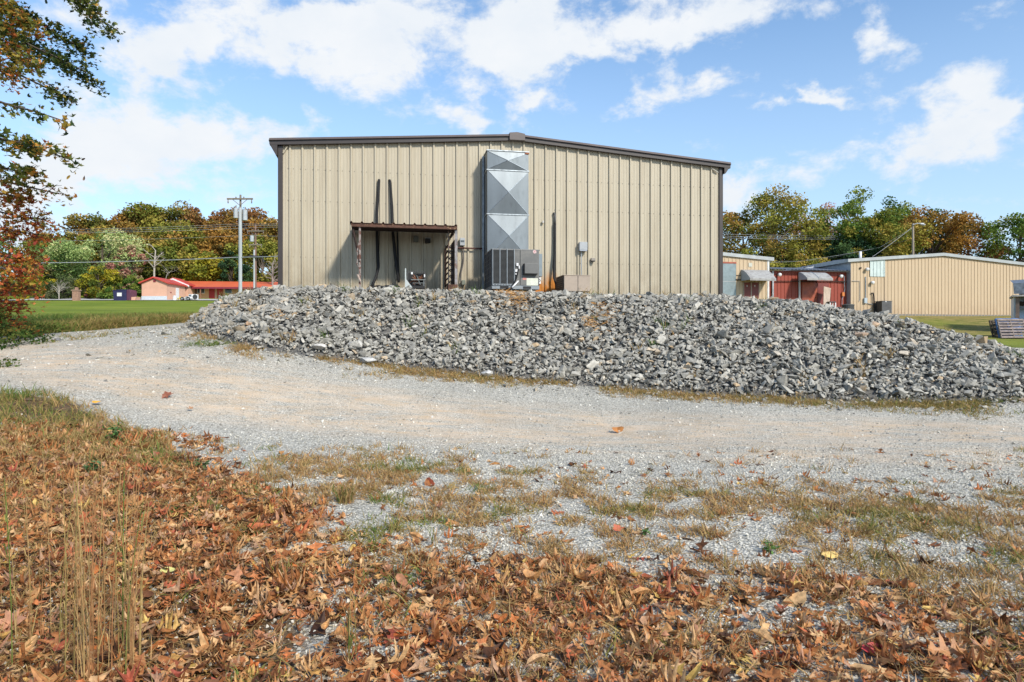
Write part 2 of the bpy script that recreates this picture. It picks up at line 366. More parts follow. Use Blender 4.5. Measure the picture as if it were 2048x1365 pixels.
def ground_mat():
    m, nt, b = newmat('ground_soil_and_grass'); N = nt.nodes.new; L = nt.links.new
    tc = N('ShaderNodeTexCoord')
    def noise(s, d=6, r=.6):
        n = N('ShaderNodeTexNoise'); n.inputs['Scale'].default_value = s; n.inputs['Detail'].default_value = d; n.inputs['Roughness'].default_value = r; L(tc.outputs['Object'], n.inputs['Vector']); return n.outputs['Fac']
    def ramp(f, c, p=None):
        r = N('ShaderNodeValToRGB'); e = r.color_ramp.elements
        while len(e) < len(c): e.new(.5)
        for i, q in enumerate(c): e[i].position = (p[i] if p else i/(len(c)-1)); e[i].color = (*q, 1)
        L(f, r.inputs['Fac']); return r.outputs['Color']
    def at(n):
        a = N('ShaderNodeAttribute'); a.attribute_name = n; return a.outputs['Fac']
    def mix(f, a, c):
        x = N('ShaderNodeMix'); x.data_type = 'RGBA'; L(f, x.inputs[0]); L(a, x.inputs['A']); L(c, x.inputs['B']); return x.outputs['Result']
    soil = ramp(noise(22, 8, .7), [(.05,.032,.018),(.12,.078,.043),(.23,.17,.11)], [.3,.5,.7])
    lo = N('ShaderNodeMapping'); lo.inputs['Scale'].default_value = (.12, .5, 1); L(tc.outputs['Object'], lo.inputs['Vector'])
    ln_ = N('ShaderNodeTexNoise'); ln_.inputs['Scale'].default_value = 1.; ln_.inputs['Detail'].default_value = 8; ln_.inputs['Roughness'].default_value = .7; L(lo.outputs[0], ln_.inputs['Vector'])
    green = ramp(ln_.outputs['Fac'], [(.08,.125,.012),(.15,.205,.02),(.25,.27,.04)], [.35,.5,.65])
    dry = ramp(noise(1.2, 9, .75), [(.10,.12,.025),(.23,.19,.06),(.34,.25,.10)], [.35,.5,.66])
    c = mix(at('green'), soil, green); c = mix(at('dry'), c, dry)
    L(c, b.inputs['Base Color']); b.inputs['Roughness'].default_value = .95; b.inputs['Specular IOR Level'].default_value = .1
    bp = N('ShaderNodeBump'); bp.inputs['Strength'].default_value = .6; bp.inputs['Distance'].default_value = .03; L(noise(30, 5), bp.inputs['Height']); L(bp.outputs[0], b.inputs['Normal'])
    return m
gf = grid_faces(np.ones(len(rx_), bool))
ground = np_mesh('ground', np.stack([rx_, ry_, ZZ.ravel()], 1), gf.ravel(), np.full(len(gf), 4), ground_mat(), smooth=True)
tag(ground, kind='structure')
far = sstep(13, 20, ry_)
nz = fbm(rx_, ry_, 9, 5); band = sstep(.42, .6, nz)
green = far*np.where(rx_ < 3, 1, 1.)
# left field: dry near band up to the mown line, bright green lawn beyond; right: brown bank by the wall, green below
drL = (1-sstep(30, 62, ry_))*.45+.30*band*fbm(rx_, ry_*.35, 4, 66)
drR = .25+.75*sstep(34, 44, ry_)*sstep(.3, .55, fbm(rx_, ry_, 5, 9)+.18)
dry = np.where(rx_ < 3, drL, drR)*far
dry = np.where((rx_ < 3) & (ry_ > 57) & (ry_ < 62), .85, dry)
set_attr(ground, 'green', green); set_attr(ground, 'dry', np.clip(dry, 0, 1))

def gravel_mat():
    m, nt, b = newmat('gravel'); N = nt.nodes.new; L = nt.links.new
    tc = N('ShaderNodeTexCoord')
    def noise(s, d=6, r=.6, st=None):
        v = tc.outputs['Object']
        if st: mp = N('ShaderNodeMapping'); mp.inputs['Scale'].default_value = st; L(v, mp.inputs['Vector']); v = mp.outputs[0]
        n = N('ShaderNodeTexNoise'); n.inputs['Scale'].default_value = s; n.inputs['Detail'].default_value = d; n.inputs['Roughness'].default_value = r; L(v, n.inputs['Vector']); return n.outputs['Fac']
    def mr(f, a, c, lo=0., hi=1.):
        x = N('ShaderNodeMapRange'); x.inputs['From Min'].default_value = a; x.inputs['From Max'].default_value = c; x.inputs['To Min'].default_value = lo; x.inputs['To Max'].default_value = hi; L(f, x.inputs['Value']); return x.outputs[0]
    def mix(f, a, c, mode='MIX'):
        x = N('ShaderNodeMix'); x.data_type = 'RGBA'; x.blend_type = mode
        if isinstance(f, float): x.inputs[0].default_value = f
        else: L(f, x.inputs[0])
        for k, q in (('A', a), ('B', c)):
            if isinstance(q, tuple): x.inputs[k].default_value = (*q, 1)
            else: L(q, x.inputs[k])
        return x.outputs['Result']
    def vor(s, feat='F1'):
        v = N('ShaderNodeTexVoronoi'); v.inputs['Scale'].default_value = s; v.feature = feat; L(tc.outputs['Object'], v.inputs['Vector']); return v
    v1 = vor(42); v2 = vor(95)
    sep = N('ShaderNodeSeparateColor'); L(v1.outputs['Color'], sep.inputs[0])
    sep2 = N('ShaderNodeSeparateColor'); L(v2.outputs['Color'], sep2.inputs[0])
    c1 = N('ShaderNodeValToRGB'); e = c1.color_ramp.elements
    for p_, q in zip([.0,.3,.6,.85], [(.30,.285,.24),(.54,.51,.425),(.65,.615,.515),(.76,.72,.62)]):
        if p_ == 0: e[0].color = (*q, 1)
        else: k = e.new(p_); k.color = (*q, 1)
    e[-1].color = (.80,.765,.67, 1); L(sep.outputs[0], c1.inputs['Fac'])
    c2 = mix(mr(sep2.outputs[1], 0, 1), (.44,.42,.355), (.72,.69,.60))
    stones = mix(mr(noise(9, 3), .42, .58), c1.outputs['Color'], c2)
    gap = mr(v1.outputs['Distance'], .35, .62, 1., .55)
    stones = mix(1., stones, gap, 'MULTIPLY')
    tr = N('ShaderNodeAttribute'); tr.attribute_name = 'track'
    dust = mix(mr(noise(3, 8, .7), .35, .65), (.57,.42,.265), (.68,.55,.41))
    fac = N('ShaderNodeMath'); fac.operation = 'MULTIPLY'; L(tr.outputs['Fac'], fac.inputs[0]); L(mr(noise(2.2, 9, .75, (.45, 1.6, 1)), .38, .62), fac.inputs[1])
    col = mix(fac.outputs[0], stones, dust)
    col = mix(1., col, mr(noise(.7, 7, .65), .3, .7, .86, 1.10), 'MULTIPLY')
    dk = mix(mr(noise(48, 2, .5), .635, .70), col, (.13,.12,.105))
    so_ = N('ShaderNodeAttribute'); so_.attribute_name = 'soil'
    dk = mix(mr(so_.outputs['Fac'], .35, .65), dk, mix(mr(noise(22, 8, .7), .35, .65), (.06,.037,.02), (.20,.14,.085)))
    L(dk, b.inputs['Base Color']); b.inputs['Roughness'].default_value = .95; b.inputs['Specular IOR Level'].default_value = .15
    h = N('ShaderNodeMath'); h.operation = 'MULTIPLY_ADD'; L(v1.outputs['Distance'], h.inputs[0]); h.inputs[1].default_value = -1.; L(noise(70, 3), h.inputs[2])
    bp = N('ShaderNodeBump'); bp.inputs['Strength'].default_value = .8; bp.inputs['Distance'].default_value = .016; L(h.outputs[0], bp.inputs['Height'])
    L(bp.outputs[0], b.inputs['Normal'])
    return m
GRAVEL = gravel_mat()
rf = grid_faces((rd > -.45) & (np.abs(rx_) < 55) & (ry_ > -28) & (ry_ < 30))
used = np.unique(rf); remap = np.zeros(len(rx_), int); remap[used] = np.arange(len(used))
road = np_mesh('gravel_road', np.stack([rx_, ry_, ZZ.ravel()+.012], 1)[used], remap[rf].ravel(), np.full(len(rf), 4), GRAVEL, smooth=True)
tag(road, kind='structure')
# wheel tracks: tan compacted bands following the road from right to the upper left
tp = [hitg(*q) for q in [(2048, 870), (1500, 860), (1000, 838), (650, 800), (350, 745), (100, 712), (0, 705)]]
tp2 = [hitg(*q) for q in [(2048, 925), (1500, 905), (1100, 885), (700, 850), (350, 800), (100, 750), (0, 738)]]
def dline(x, y, pts):
    d = np.full(np.shape(x), 1e9)
    for a, b in zip(pts[:-1], pts[1:]):
        a = np.array(a[:2]); b = np.array(b[:2]); ab = b-a; t = np.clip(((x-a[0])*ab[0]+(y-a[1])*ab[1])/(ab@ab), 0, 1)
        d = np.minimum(d, np.hypot(x-a[0]-t*ab[0], y-a[1]-t*ab[1]))
    return d
ux, uy = rx_[used], ry_[used]
trk = np.exp(-(dline(ux, uy, tp)/.95)**2)*1.25+np.exp(-(dline(ux, uy, tp2)/.6)**2)*.9
set_attr(road, 'track', np.clip(trk, 0, 1)); set_attr(road, 'soil', 1-sstep(-.30, .18, rd[used]))
# pale paved drive in front of the motel
dx = np.linspace(-110, 30, 60); dyv = np.array([114., 117.2, 120., 122.5])
mbp = []
for yv in dyv:
    for xv in dx: mbp.append((xv, yv, float(gz(xv, yv)[0])+.09))
ff = [(i*60+j, i*60+j+1, (i+1)*60+j+1, (i+1)*60+j) for i in range(3) for j in range(59)]
drv = np_mesh('paved_drive', mbp, np.array(ff).ravel(), np.full(len(ff), 4), mat('pale_concrete', (.45,.44,.42), .9, var=.1, scale=.5))
tag(drv, kind='structure')

# ------------------------------------------------------------------ rock bank
BX = np.arange(-13, 20, .2); BY = np.arange(10, 46, .2); bx, by = [a.ravel() for a in np.meshgrid(BX, BY)]
bz, bd = mz(bx, by)
ny, nx = len(BY), len(BX); i, j = np.meshgrid(np.arange(ny-1), np.arange(nx-1), indexing='ij'); a = (i*nx+j).ravel(); bf = np.stack([a, a+1, a+nx+1, a+nx], 1)
bf = bf[(bd[bf] > -.35).any(1)]
u2 = np.unique(bf); rm = np.zeros(len(bx), int); rm[u2] = np.arange(len(u2))
bank = np_mesh('rock_bank', np.stack([bx, by, bz-.05], 1)[u2], rm[bf].ravel(), np.full(len(bf), 4), mat('packed_stone_dust', (.12,.115,.105), .95, var=.3, scale=9, bump=.8, bscale=25), smooth=True)
tag(bank, kind='structure')
def hull_stone(n, seed, flat=.65, sub=False):
    r = np.random.RandomState(seed); bm = bmesh.new()
    p = r.normal(size=(n, 3)); p /= np.linalg.norm(p, axis=1)[:, None]; p *= (1, .8, flat); p *= (.82+.3*r.rand(n))[:, None]
    vs = [bm.verts.new(q) for q in p]; g = bmesh.ops.convex_hull(bm, input=vs)
    for v in [v for v in bm.verts if not v.link_faces]: bm.verts.remove(v)
    bmesh.ops.dissolve_limit(bm, angle_limit=.12, verts=bm.verts, edges=bm.edges)
    bm.verts.index_update(); V = [tuple(v.co) for v in bm.verts]; Fc = [tuple(v.index for v in f.verts) for f in bm.faces]; bm.free()
    return np.array(V)*.5, Fc
STONES = [hull_stone(8+k % 4, 100+k, .5+.08*(k % 5)) for k in range(18)]
ROCKCOLS = [(.20,.193,.172),(.255,.245,.215),(.295,.282,.246),(.335,.32,.278),(.375,.357,.308),(.47,.445,.385),(.42,.31,.19)]
ROCKPOS = [0,.12,.35,.58,.8,.93,.985]
rock_m = ramp_mat('limestone_rock', ROCKCOLS, rough=.92, spec=.15, pos=ROCKPOS, mottle=.22, mscale=16, bump=.35)
N0 = 195000
x = R.uniform(-12, 18.5, N0); y = R.uniform(11, 27, N0); z, d = mz(x, y)
acc = np.where(d > .15, 1., np.where(d > -.9, .42*np.exp(-np.maximum(-d, 0)/.36), 0))
acc = acc*np.where(d > 5.2, .35, 1)                      # the flat shelf needs fewer
acc = acc*np.where((y > 17.4+.19*(x+5.9)+.3) & (x > -5.6) & (x < 6.2), 0, 1)
lft = np.hypot(x+7.6, y-14.6); acc = np.maximum(acc, np.where((d > -2.2) & (d < .2) & (x < -5.5) & (y < 16), .22*np.exp(np.minimum(d, 0)/.8), 0))
k = R.rand(N0) < acc*.92; x, y, z, d = x[k], y[k], z[k], d[k]; n = len(x)
s = np.clip(R.lognormal(math.log(.100), .38, n), .045, .32)
s *= np.where(d < .2, .6, 1)
z = np.where(d > 0, z, gz(x, y)+.01)
pos = np.stack([x, y, z+s*.14+R.rand(n)*.05*(d > .3)], 1)
rocks = scatter('rock_pile', STONES, pos, rotmats(n, tilt=R.rand(n)*1.2), np.stack([s*R.uniform(.85,1.4,n), s*R.uniform(.75,1.1,n), s*R.uniform(.6,1.1,n)], 1), rock_m)
tag(rocks, 'heap of broken grey limestone rocks banked against the metal building', 'rocks', kind='stuff')
print('stones', n)
xc = R.uniform(-12, 18, 90000); yc = R.uniform(11, 26, 90000); zc_, dc = mz(xc, yc); kk = (dc > -.5) & (R.rand(90000) < np.where(dc > .1, .7, .35)) & ~((yc > 17.4+.19*(xc+5.9)+.3) & (xc > -5.6) & (xc < 6.2)); xc, yc, zc_ = xc[kk], yc[kk], zc_[kk]; nc = len(xc)
sc_ = np.clip(R.lognormal(math.log(.05), .35, nc), .02, .09)
tag(scatter('rock_chips', [hull_stone(7, 540+q, .6) for q in range(5)], np.stack([xc, yc, zc_+.005+R.rand(nc)*.07], 1), rotmats(nc, True), sc_, rock_m), 'small grey chips and fines between the rocks of the heap', 'rock chips', kind='stuff')
# stand-out rocks, things of their own
def lone_rock(px, py, size, col, label, seed, onbank=True, flat=.6):
    mb = MB(); V, Fc = hull_stone(16, seed, flat); V = V*size; 
    # find the point along the ray on the bank
    D = np.linspace(9, 22, 1500); X = (px-1024)/F*D; Z = CZ+(682.5-py)/F*D; M, dd = mz(X, D)
    q = np.argmax(Z <= M) if onbank else None
    b = np.array([X[q], D[q], M[q]+size*.25]) if onbank else hitg(px, py)+np.array([0, 0, size*.12])
    mb.add(V+b, Fc)
    return solo(mb, 'rock', mat('rock_'+str(seed), col, .9, var=.25, scale=14, bump=.5, bscale=40), label, 'rock', WORLD, tuple(b))
lone_rock(638, 703, .34, (.52,.49,.44), 'pale flat rock near the foot of the left end of the rock heap', 301, flat=.35)
lone_rock(713, 697, .32, (.50,.48,.43), 'pale angular rock low on the rock heap, right of the flat one', 302)
lone_rock(481, 668, .36, (.30,.24,.16), 'brownish wedge rock on the left shoulder of the rock heap', 303, flat=.45)
lone_rock(503, 655, .26, (.47,.31,.19), 'tan orange rock high on the left shoulder of the rock heap', 304)
lone_rock(974, 756, .26, (.50,.49,.46), 'white rounded rock at the foot of the rock heap below the ductwork', 305)
lone_rock(734, 731, .36, (.46,.45,.42), 'long pale slab at the foot of the rock heap', 306, flat=.35)
lone_rock(1749, 658, .28, (.48,.34,.22), 'orange tan rock near the skyline of the right slope', 307)
lone_rock(1722, 676, .26, (.46,.33,.23), 'tan rock just below the skyline rock on the right slope', 308)
lone_rock(116, 683, .16, (.16,.16,.165), 'small dark stone lying loose on the far left of the gravel road', 309, onbank=False)
lone_rock(140, 692, .15, (.55,.53,.5), 'small pale stone lying loose on the left of the gravel road', 310, onbank=False, flat=.3)

# ------------------------------------------------------------------ pebbles, leaves, grass
PEB = [hull_stone(8, 500+k, .7) for k in range(6)]
def frustum_pts(n, d0, d1, ext=1.12, power=1.):
    """points over the near ground, evenly per square metre"""
    n = int(n*1.45); ext *= 1.45; D = np.sqrt(R.uniform(d0**2, d1**2, n)); x = (R.uniform(-1, 1, n))*(1024/F)*ext*D; return x, D
peb_m = ramp_mat('pebbles', [(.22,.21,.18),(.42,.40,.34),(.52,.495,.42),(.60,.57,.49),(.67,.64,.56)], rough=.9, spec=.2, mottle=.15, mscale=60)
x, y = frustum_pts(95000, 2.6, 8.5)
d = dpoly(x, y, ROAD); pxx, pyy = pix(x, y, gz(x, y))
keep = (R.rand(len(x)) < np.where(d > 0, 1, .35)*np.clip((9-y)/4.5, .12, 1)*(.45+.9*sstep(.35, .6, fbm(x, y, .8, 13)))); x, y = x[keep], y[keep]; n = len(x)
s = np.clip(R.lognormal(math.log(.018), .30, n), .009, .04); s = np.where(R.rand(n) < .004, s*1.8, s)
pebs = scatter('loose_gravel', PEB, np.stack([x, y, gz(x, y)+.012+s*.18], 1), rotmats(n, True), s[:, None]*R.uniform(.8, 1.2, (n, 3)), peb_m)
tag(pebs, 'loose pale crushed gravel scattered over the yard', 'gravel', kind='stuff')
# mid distance grit on the road
x, y = frustum_pts(42000, 8.0, 17, 1.1)
d = dpoly(x, y, ROAD); _, dm = mz(x, y, False); keep = (d > .1) & (dm < -.1) & (R.rand(len(x)) < np.where(dm > -1.3, .9, .3)*np.where(fbm(x, y, 1.3, 33) > .5, 1, .45)); x, y = x[keep], y[keep]; n = len(x)
s = np.clip(R.lognormal(math.log(.026), .4, n), .012, .09)
g2 = scatter('coarse_gravel', PEB, np.stack([x, y, gz(x, y)+.012+s*.1], 1), rotmats(n, True), s[:, None]*R.uniform(.8, 1.2, (n, 3)),
             ramp_mat('grit', [(.18,.175,.155),(.38,.365,.32),(.50,.48,.42),(.62,.60,.53)], rough=.9, spec=.2, mottle=.15))
tag(g2, 'coarse grit lying on the gravel road below the rock heap', 'gravel', kind='stuff')

def leaf_shape(kind, seed, curl):
    r = np.random.RandomState(seed); pts = []
    if kind == 'oak':      # deep narrow pointed lobes along a long midrib
        half = [(.0,.02),(.10,.04),(.20,.28),(.27,.20),(.30,.07),(.40,.07),(.50,.46),(.57,.33),(.58,.09),(.68,.08),(.84,.34),(.86,.20),(.88,.07),(1.04,.0)]
        L_ = [(x-.5, w*(.85+.3*r.rand())) for x, w in half]; pts = L_+[(x, -w*(.85+.3*r.rand())) for x, w in L_[-2:0:-1]]
    elif kind == 'maple':
        for k in range(12):
            a = math.pi*2*k/12+r.normal(0, .09); rr = (.5 if k % 4 == 0 else .40) if k % 2 == 0 else .27; rr *= .8+.4*r.rand(); pts.append((rr*math.cos(a), rr*math.sin(a)*.95))
    else:
        for k in range(8):
            a = math.pi*2*k/8; pts.append((.5*math.cos(a), .27*math.sin(a)*(.9+.2*r.rand())))
    c1, c2, tw = curl*(r.rand()*1.6-.2), curl*(r.rand()*2-.6), (r.rand()-.5)*curl*1.5
    def bend(x, y): return (x*(1-.25*abs(c1)), y*(1-.35*abs(c2)), c1*x*x*1.3+c2*y*y*2.6+tw*x*y*2+(r.rand()-.5)*.05*curl)
    V = [bend(x, y) for x, y in pts]
    # midrib points make the fold
    if kind == 'oak':
        rib = [(-.3, 0), (.02, 0), (.28, 0)]; o = len(V); V += [(x*(1-.25*abs(c1)), 0, c1*x*x*1.3-.02) for x, _ in rib]
        n = len(pts); Fc = []
        for k in range(n):
            a, b = k, (k+1) % n; mx_ = (pts[a][0]+pts[b][0])/2; q = 0 if mx_ < -.14 else (1 if mx_ < .15 else 2); Fc.append((a, b, o+q)); Fc += [(a, o+q, o+qp)] if (k and q != qp) else []; qp = q
        Fc += [(o, o+1, 4 % n), (o+1, o+2, 8 % n)] if False else []
    else:
        V.append((0, 0, -.03)); n = len(pts); Fc = [(k, (k+1) % n, n) for k in range(n)]
    return np.array(V), Fc
LEAVES = [leaf_shape('oak', 700+k, .3+.17*(k % 6)) for k in range(24)]+[leaf_shape('maple', 720+k, .5) for k in range(3)]+[leaf_shape('oval', 730+k, .9) for k in range(6)]
LEAFCOL = [(.06,.025,.012),(.15,.058,.022),(.30,.11,.035),(.43,.175,.055),(.56,.29,.11),(.66,.42,.20),(.42,.24,.15),(.55,.17,.04),(.38,.09,.055),(.62,.42,.12)]
leaf_m = ramp_mat('dry_leaf', LEAFCOL, rough=.62, trans=.18, spec=.35, pos=[0,.1,.24,.42,.58,.7,.83,.91,.965,.99], mottle=.3, mscale=40)
LB = np.array([(-400,835),(0,850),(200,868),(430,905),(560,980),(700,1050),(850,1065),(1050,1080),(1250,1115),(1500,1130),(1700,1165),(2048,1215),(2500,1260)])
def leaf_density(px, py, x, y):
    yb = np.interp(px, LB[:, 0], LB[:, 1]); dd = sstep(-35, 75, py-yb+(fbm(x, y, .6, 61)-.5)*110)
    holes = 1-.7*sstep(.58, .68, fbm(x, y, .75, 90))*sstep(500, 900, px)
    for (hx, hy, hr, hv) in [(600,1290,70,45),(1960,1270,80,35),(300,1060,50,22)]:
        holes = holes*(1-.85*np.exp(-((px-hx)/hr)**2-((py-hy)/hv)**2))
    return dd*holes
x, y = frustum_pts(50000, 2.55, 8.2, 1.15)
zg = gz(x, y); pxx, pyy = pix(x, y, zg); dn = leaf_density(pxx, pyy, x, y)
stray = .028*sstep(880, 980, pyy)+.0035
dn = np.maximum(dn*(.78+.22*sstep(40, 480, pxx+(pyy-1100)*.4)), stray); k = R.rand(len(x)) < dn*.62; x, y, zg, dn = x[k], y[k], zg[k], dn[k]; n = len(x)
s = np.clip(R.lognormal(math.log(.090), .36, n), .035, .2)
zt = zg+.018+R.rand(n)*.04*dn
leaves = scatter('fallen_leaves', LEAVES, np.stack([x, y, zt], 1), rotmats(n, tilt=np.abs(R.normal(0, .40, n))), s, leaf_m)
tag(leaves, 'brown and orange oak leaves littering the near ground', 'leaves', kind='stuff')
print('leaves', n)
# single leaves that stand out
def lone_leaf(px, py, size, col, label, seed, kind='maple', tilt=.35, rot=0.):
    V, Fc = leaf_shape(kind, seed, .45); tilt = min(tilt, .75); b = hitg(px, py)+np.array([0, 0, .035+size*.12]); c, s_ = math.cos(rot), math.sin(rot)
    V = V*size; V = V@np.array([[c, s_, 0], [-s_, c, 0], [0, 0, 1]]); V = V@np.array([[1, 0, 0], [0, math.cos(tilt), math.sin(tilt)], [0, -math.sin(tilt), math.cos(tilt)]])
    mb = MB(); mb.add(V+b, Fc); return solo(mb, 'fallen_leaf', mat('leaf_'+str(seed), col, .6, var=.2, scale=20), label, 'leaf', WORLD, tuple(b))
lone_leaf(1235, 868, .20, (.42,.17,.04), 'curled orange brown leaf alone in the middle of the gravel road', 801, 'oval', .9)
lone_leaf(333, 798, .20, (.24,.08,.04), 'dark red brown curled leaf standing on the road at left', 802, 'maple', .7)
lone_leaf(194, 813, .14, (.75,.36,.03), 'bright yellow orange leaf at the grassy edge of the road', 803, 'oval', .3)
lone_leaf(381, 825, .12, (.45,.24,.12), 'small tan leaf on the gravel above the weeds, left', 804, 'maple', .4)
lone_leaf(336, 1159, .10, (.62,.58,.20), 'pale yellow green leaf among the brown litter at left', 805, 'oval', .5)
lone_leaf(1660, 1124, .12, (.72,.50,.16), 'pale yellow round leaf on the brown grass at right', 806, 'oval', .5)
lone_leaf(1748, 1322, .13, (.50,.05,.05), 'crimson leaf lying among the litter at lower right', 807, 'oval', .5)
lone_leaf(1890, 1325, .19, (.42,.19,.07), 'large brown oak leaf propped up near the bottom right corner', 808, 'oak', 1.0)
lone_leaf(262, 1113, .10, (.70,.28,.05), 'small bright orange leaf under the tall grass stems', 809, 'maple', .4)
lone_leaf(176, 1117, .09, (.62,.10,.04), 'scarlet leaf beside the tall grass stems', 810, 'maple', .5)
lone_leaf(20, 1270, .20, (.50,.24,.13), 'broad salmon tan leaf at the lower left edge', 811, 'maple', .8)
lone_leaf(1235, 1072, .12, (.50,.13,.06), 'small red leaf at the edge of the litter beside the bare gravel', 812, 'maple', .5)

def blade(seed, lean, segs=3, w=.035):
    r = np.random.RandomState(seed); V = []; a = r.rand()*6.28
    for k in range(segs):
        t = k/segs; off = lean*t*t; ww = w*(1-t*.6); V += [(math.cos(a)*ww+off, math.sin(a)*ww, t), (-math.cos(a)*ww+off, -math.sin(a)*ww, t)]
    V.append((lean, 0, 1*(1-.15*lean))); Fc = [(2*k, 2*k+1, 2*k+3, 2*k+2) for k in range(segs-1)]+[(2*segs-2, 2*segs-1, 2*segs)]
    return np.array(V), Fc
BL = [blade(900+k, .2+.22*(k % 5)) for k in range(12)]
GRASSCOL = [(.06,.14,.02),(.10,.18,.03),(.20,.20,.05),(.34,.24,.085),(.46,.31,.13),(.34,.16,.065),(.56,.42,.23)]
grass_m = ramp_mat('grass_blade', GRASSCOL, source='tint', rough=.7, trans=.2, spec=.2, mottle=.25, mscale=25)
def blades(name, cx, cy, per, rad, h0, h1, tintc, label, tilt=.75, wmul=1., tspread=.13, zf=None):
    n = len(cx)*per; a = R.rand(n)*6.283; rr = rad*np.sqrt(R.rand(n)); x = np.repeat(cx, per)+rr*np.cos(a); y = np.repeat(cy, per)+rr*np.sin(a)
    z = (gz if zf is None else zf)(x, y); h = R.uniform(h0, h1, n)*np.repeat(R.uniform(.55, 1.25, len(cx)), per)
    wv = np.maximum(wmul*.0035, 0)/.035*np.ones(n)*R.uniform(.6, 1.4, n)
    tl = np.abs(R.normal(0, tilt*.55, n)); t = np.clip(np.repeat(tintc, per)+R.normal(0, tspread, n), 0, 1)
    V, Fl, S, ids = instance_arrays(BL, np.stack([x, y, z], 1), rotmats(n, tilt=tl), np.stack([wv+h*.25, wv, h], 1))
    o = np_mesh(name, V, Fl, S, grass_m, None, t[ids]); return tag(o, label, 'grass', kind='stuff')
# tufts on the near gravel
x, y = frustum_pts(19000, 2.6, 9.5, 1.12); zg = gz(x, y); pxx, pyy = pix(x, y, zg)
top = np.interp(pxx, [0, 300, 600, 1000, 1300, 2048], [840, 870, 885, 900, 948, 965]); bot = np.interp(pxx, LB[:, 0], LB[:, 1])+120
nn = fbm(x, y, .27, 140)*.62+fbm(x, y, 1.6, 150)*.38; g = sstep(top-5, top+60, pyy)*(1-sstep(bot-60, bot+160, pyy)*.55)*sstep(.50, .545, nn+.06*(pxx > 1250)*sstep(980, 1060, pyy))
g = np.maximum(g, .95*(1-sstep(180, 420, pxx))*sstep(835, 900, pyy)); g = np.maximum(g, .02*(pyy > 900))
k = R.rand(len(x)) < g*np.where(pxx < 330, .5, .95); x, y, pxx, pyy = x[k], y[k], pxx[k], pyy[k]
tint = np.clip(.66-.40*sstep(.54, .68, fbm(x, y, .35, 160))*(1-.35*(pxx > 1000))+.04, .08, .9)
tint = np.where(pxx < 330, np.clip(.62+.25*(fbm(x, y, .4, 161)-.5), 0, 1), tint)
print('tufts', len(x))
blades('grass_tufts', x, y, 18, .065, .03, .085, tint, 'low dry and green grass tufts growing through the gravel', 1.35, 1.25)
# dense straw-coloured grass, left foreground
x, y = frustum_pts(7000, 2.6, 7, 1.15); pxx, pyy = pix(x, y, gz(x, y)); k = (R.rand(len(x)) < (1-sstep(60, 520, pxx+(fbm(x, y, .5, 8)-.5)*160))*.9*sstep(830, 900, pyy)); x, y = x[k], y[k]
blades('straw_grass', x, y, 8, .10, .03, .075, np.clip(.70+.3*(fbm(x, y, .5, 170)-.5), .1, .95), 'long straw coloured grass over the leaf litter at left', 1.0, .8, .16)
# straw lying among the leaves
x, y = frustum_pts(20000, 2.6, 7, 1.12); pxx, pyy = pix(x, y, gz(x, y)); k = R.rand(len(x)) < leaf_density(pxx, pyy, x, y)*.55; x, y = x[k], y[k]
n = len(x); V, Fl, S, ids = instance_arrays(BL, np.stack([x, y, gz(x, y)+.05+R.rand(n)*.03], 1), rotmats(n, tilt=1.2+R.normal(0, .35, n)), np.stack([.02*np.ones(n), .03*np.ones(n), R.uniform(.06, .22, n)], 1))
o = np_mesh('dead_stems', V, Fl, S, grass_m, None, np.clip(R.normal(.72, .15, n), .4, 1)[ids]); tag(o, 'broken straw stems lying on top of the leaf litter', 'straw', kind='stuff')
# green verge at the far left above the litter
x, y = frustum_pts(7000, 6.5, 10.5, 1.25); pxx, pyy = pix(x, y, gz(x, y)); d = dpoly(x, y, ROAD); k = (pxx < 330) & (d < .15) & (pyy > 785) & (R.rand(len(x)) < .75); x, y = x[k], y[k]
blades('verge_grass', x, y, 14, .09, .05, .17, np.clip(.47+.8*(fbm(x, y, .5, 180)-.5), .04, .9), 'green and tan grass on the verge left of the road', .9, 1.1, .15)
# dry strip between the road and the rocks
nF = 5200; fp = np.array([p for p in FOOT[:13]]); seg = R.randint(1, 12, nF); t = R.rand(nF)[:, None]; q = fp[seg-1]*(1-t)+fp[seg]*t
x = q[:, 0]+R.normal(0, .12, nF); off = -np.abs(R.normal(0, .42, nF))+.25; y = q[:, 1]+off
wgt = np.interp(x, [-7, -4.5, -1, 3, 6, 9, 14], [.05, .35, .7, .85, .8, 1., 1.])*sstep(.38, .52, fbm(x, y, .7, 190)); k = R.rand(nF) < wgt; x, y = x[k], y[k]
tint = np.interp(x, [-6, 4, 7, 9], [.60, .56, .50, .36])+.2*(fbm(x, y, .6, 200)-.5)
blades('roadside_grass', x, y, 22, .11, .03, .10, tint, 'thin strip of dry grass between the road and the rock heap', 1.3, 1.5, .13)
# weeds among the rocks
x = R.uniform(-8, 12, 900); y = R.uniform(12, 18, 900); z, d = mz(x, y); k = (d > .2) & (R.rand(900) < .35*sstep(.5, .62, fbm(x, y, 1.6, 210))+.05); x, y = x[k], y[k]
blades('bank_weeds', x, y, 16, .10, .12, .26, np.where(R.rand(len(x)) < .6, .2, .6), 'sparse green and tan weeds growing between the rocks', .9, 1.6, .1, zf=lambda a, b: mz(a, b)[0]+.02)
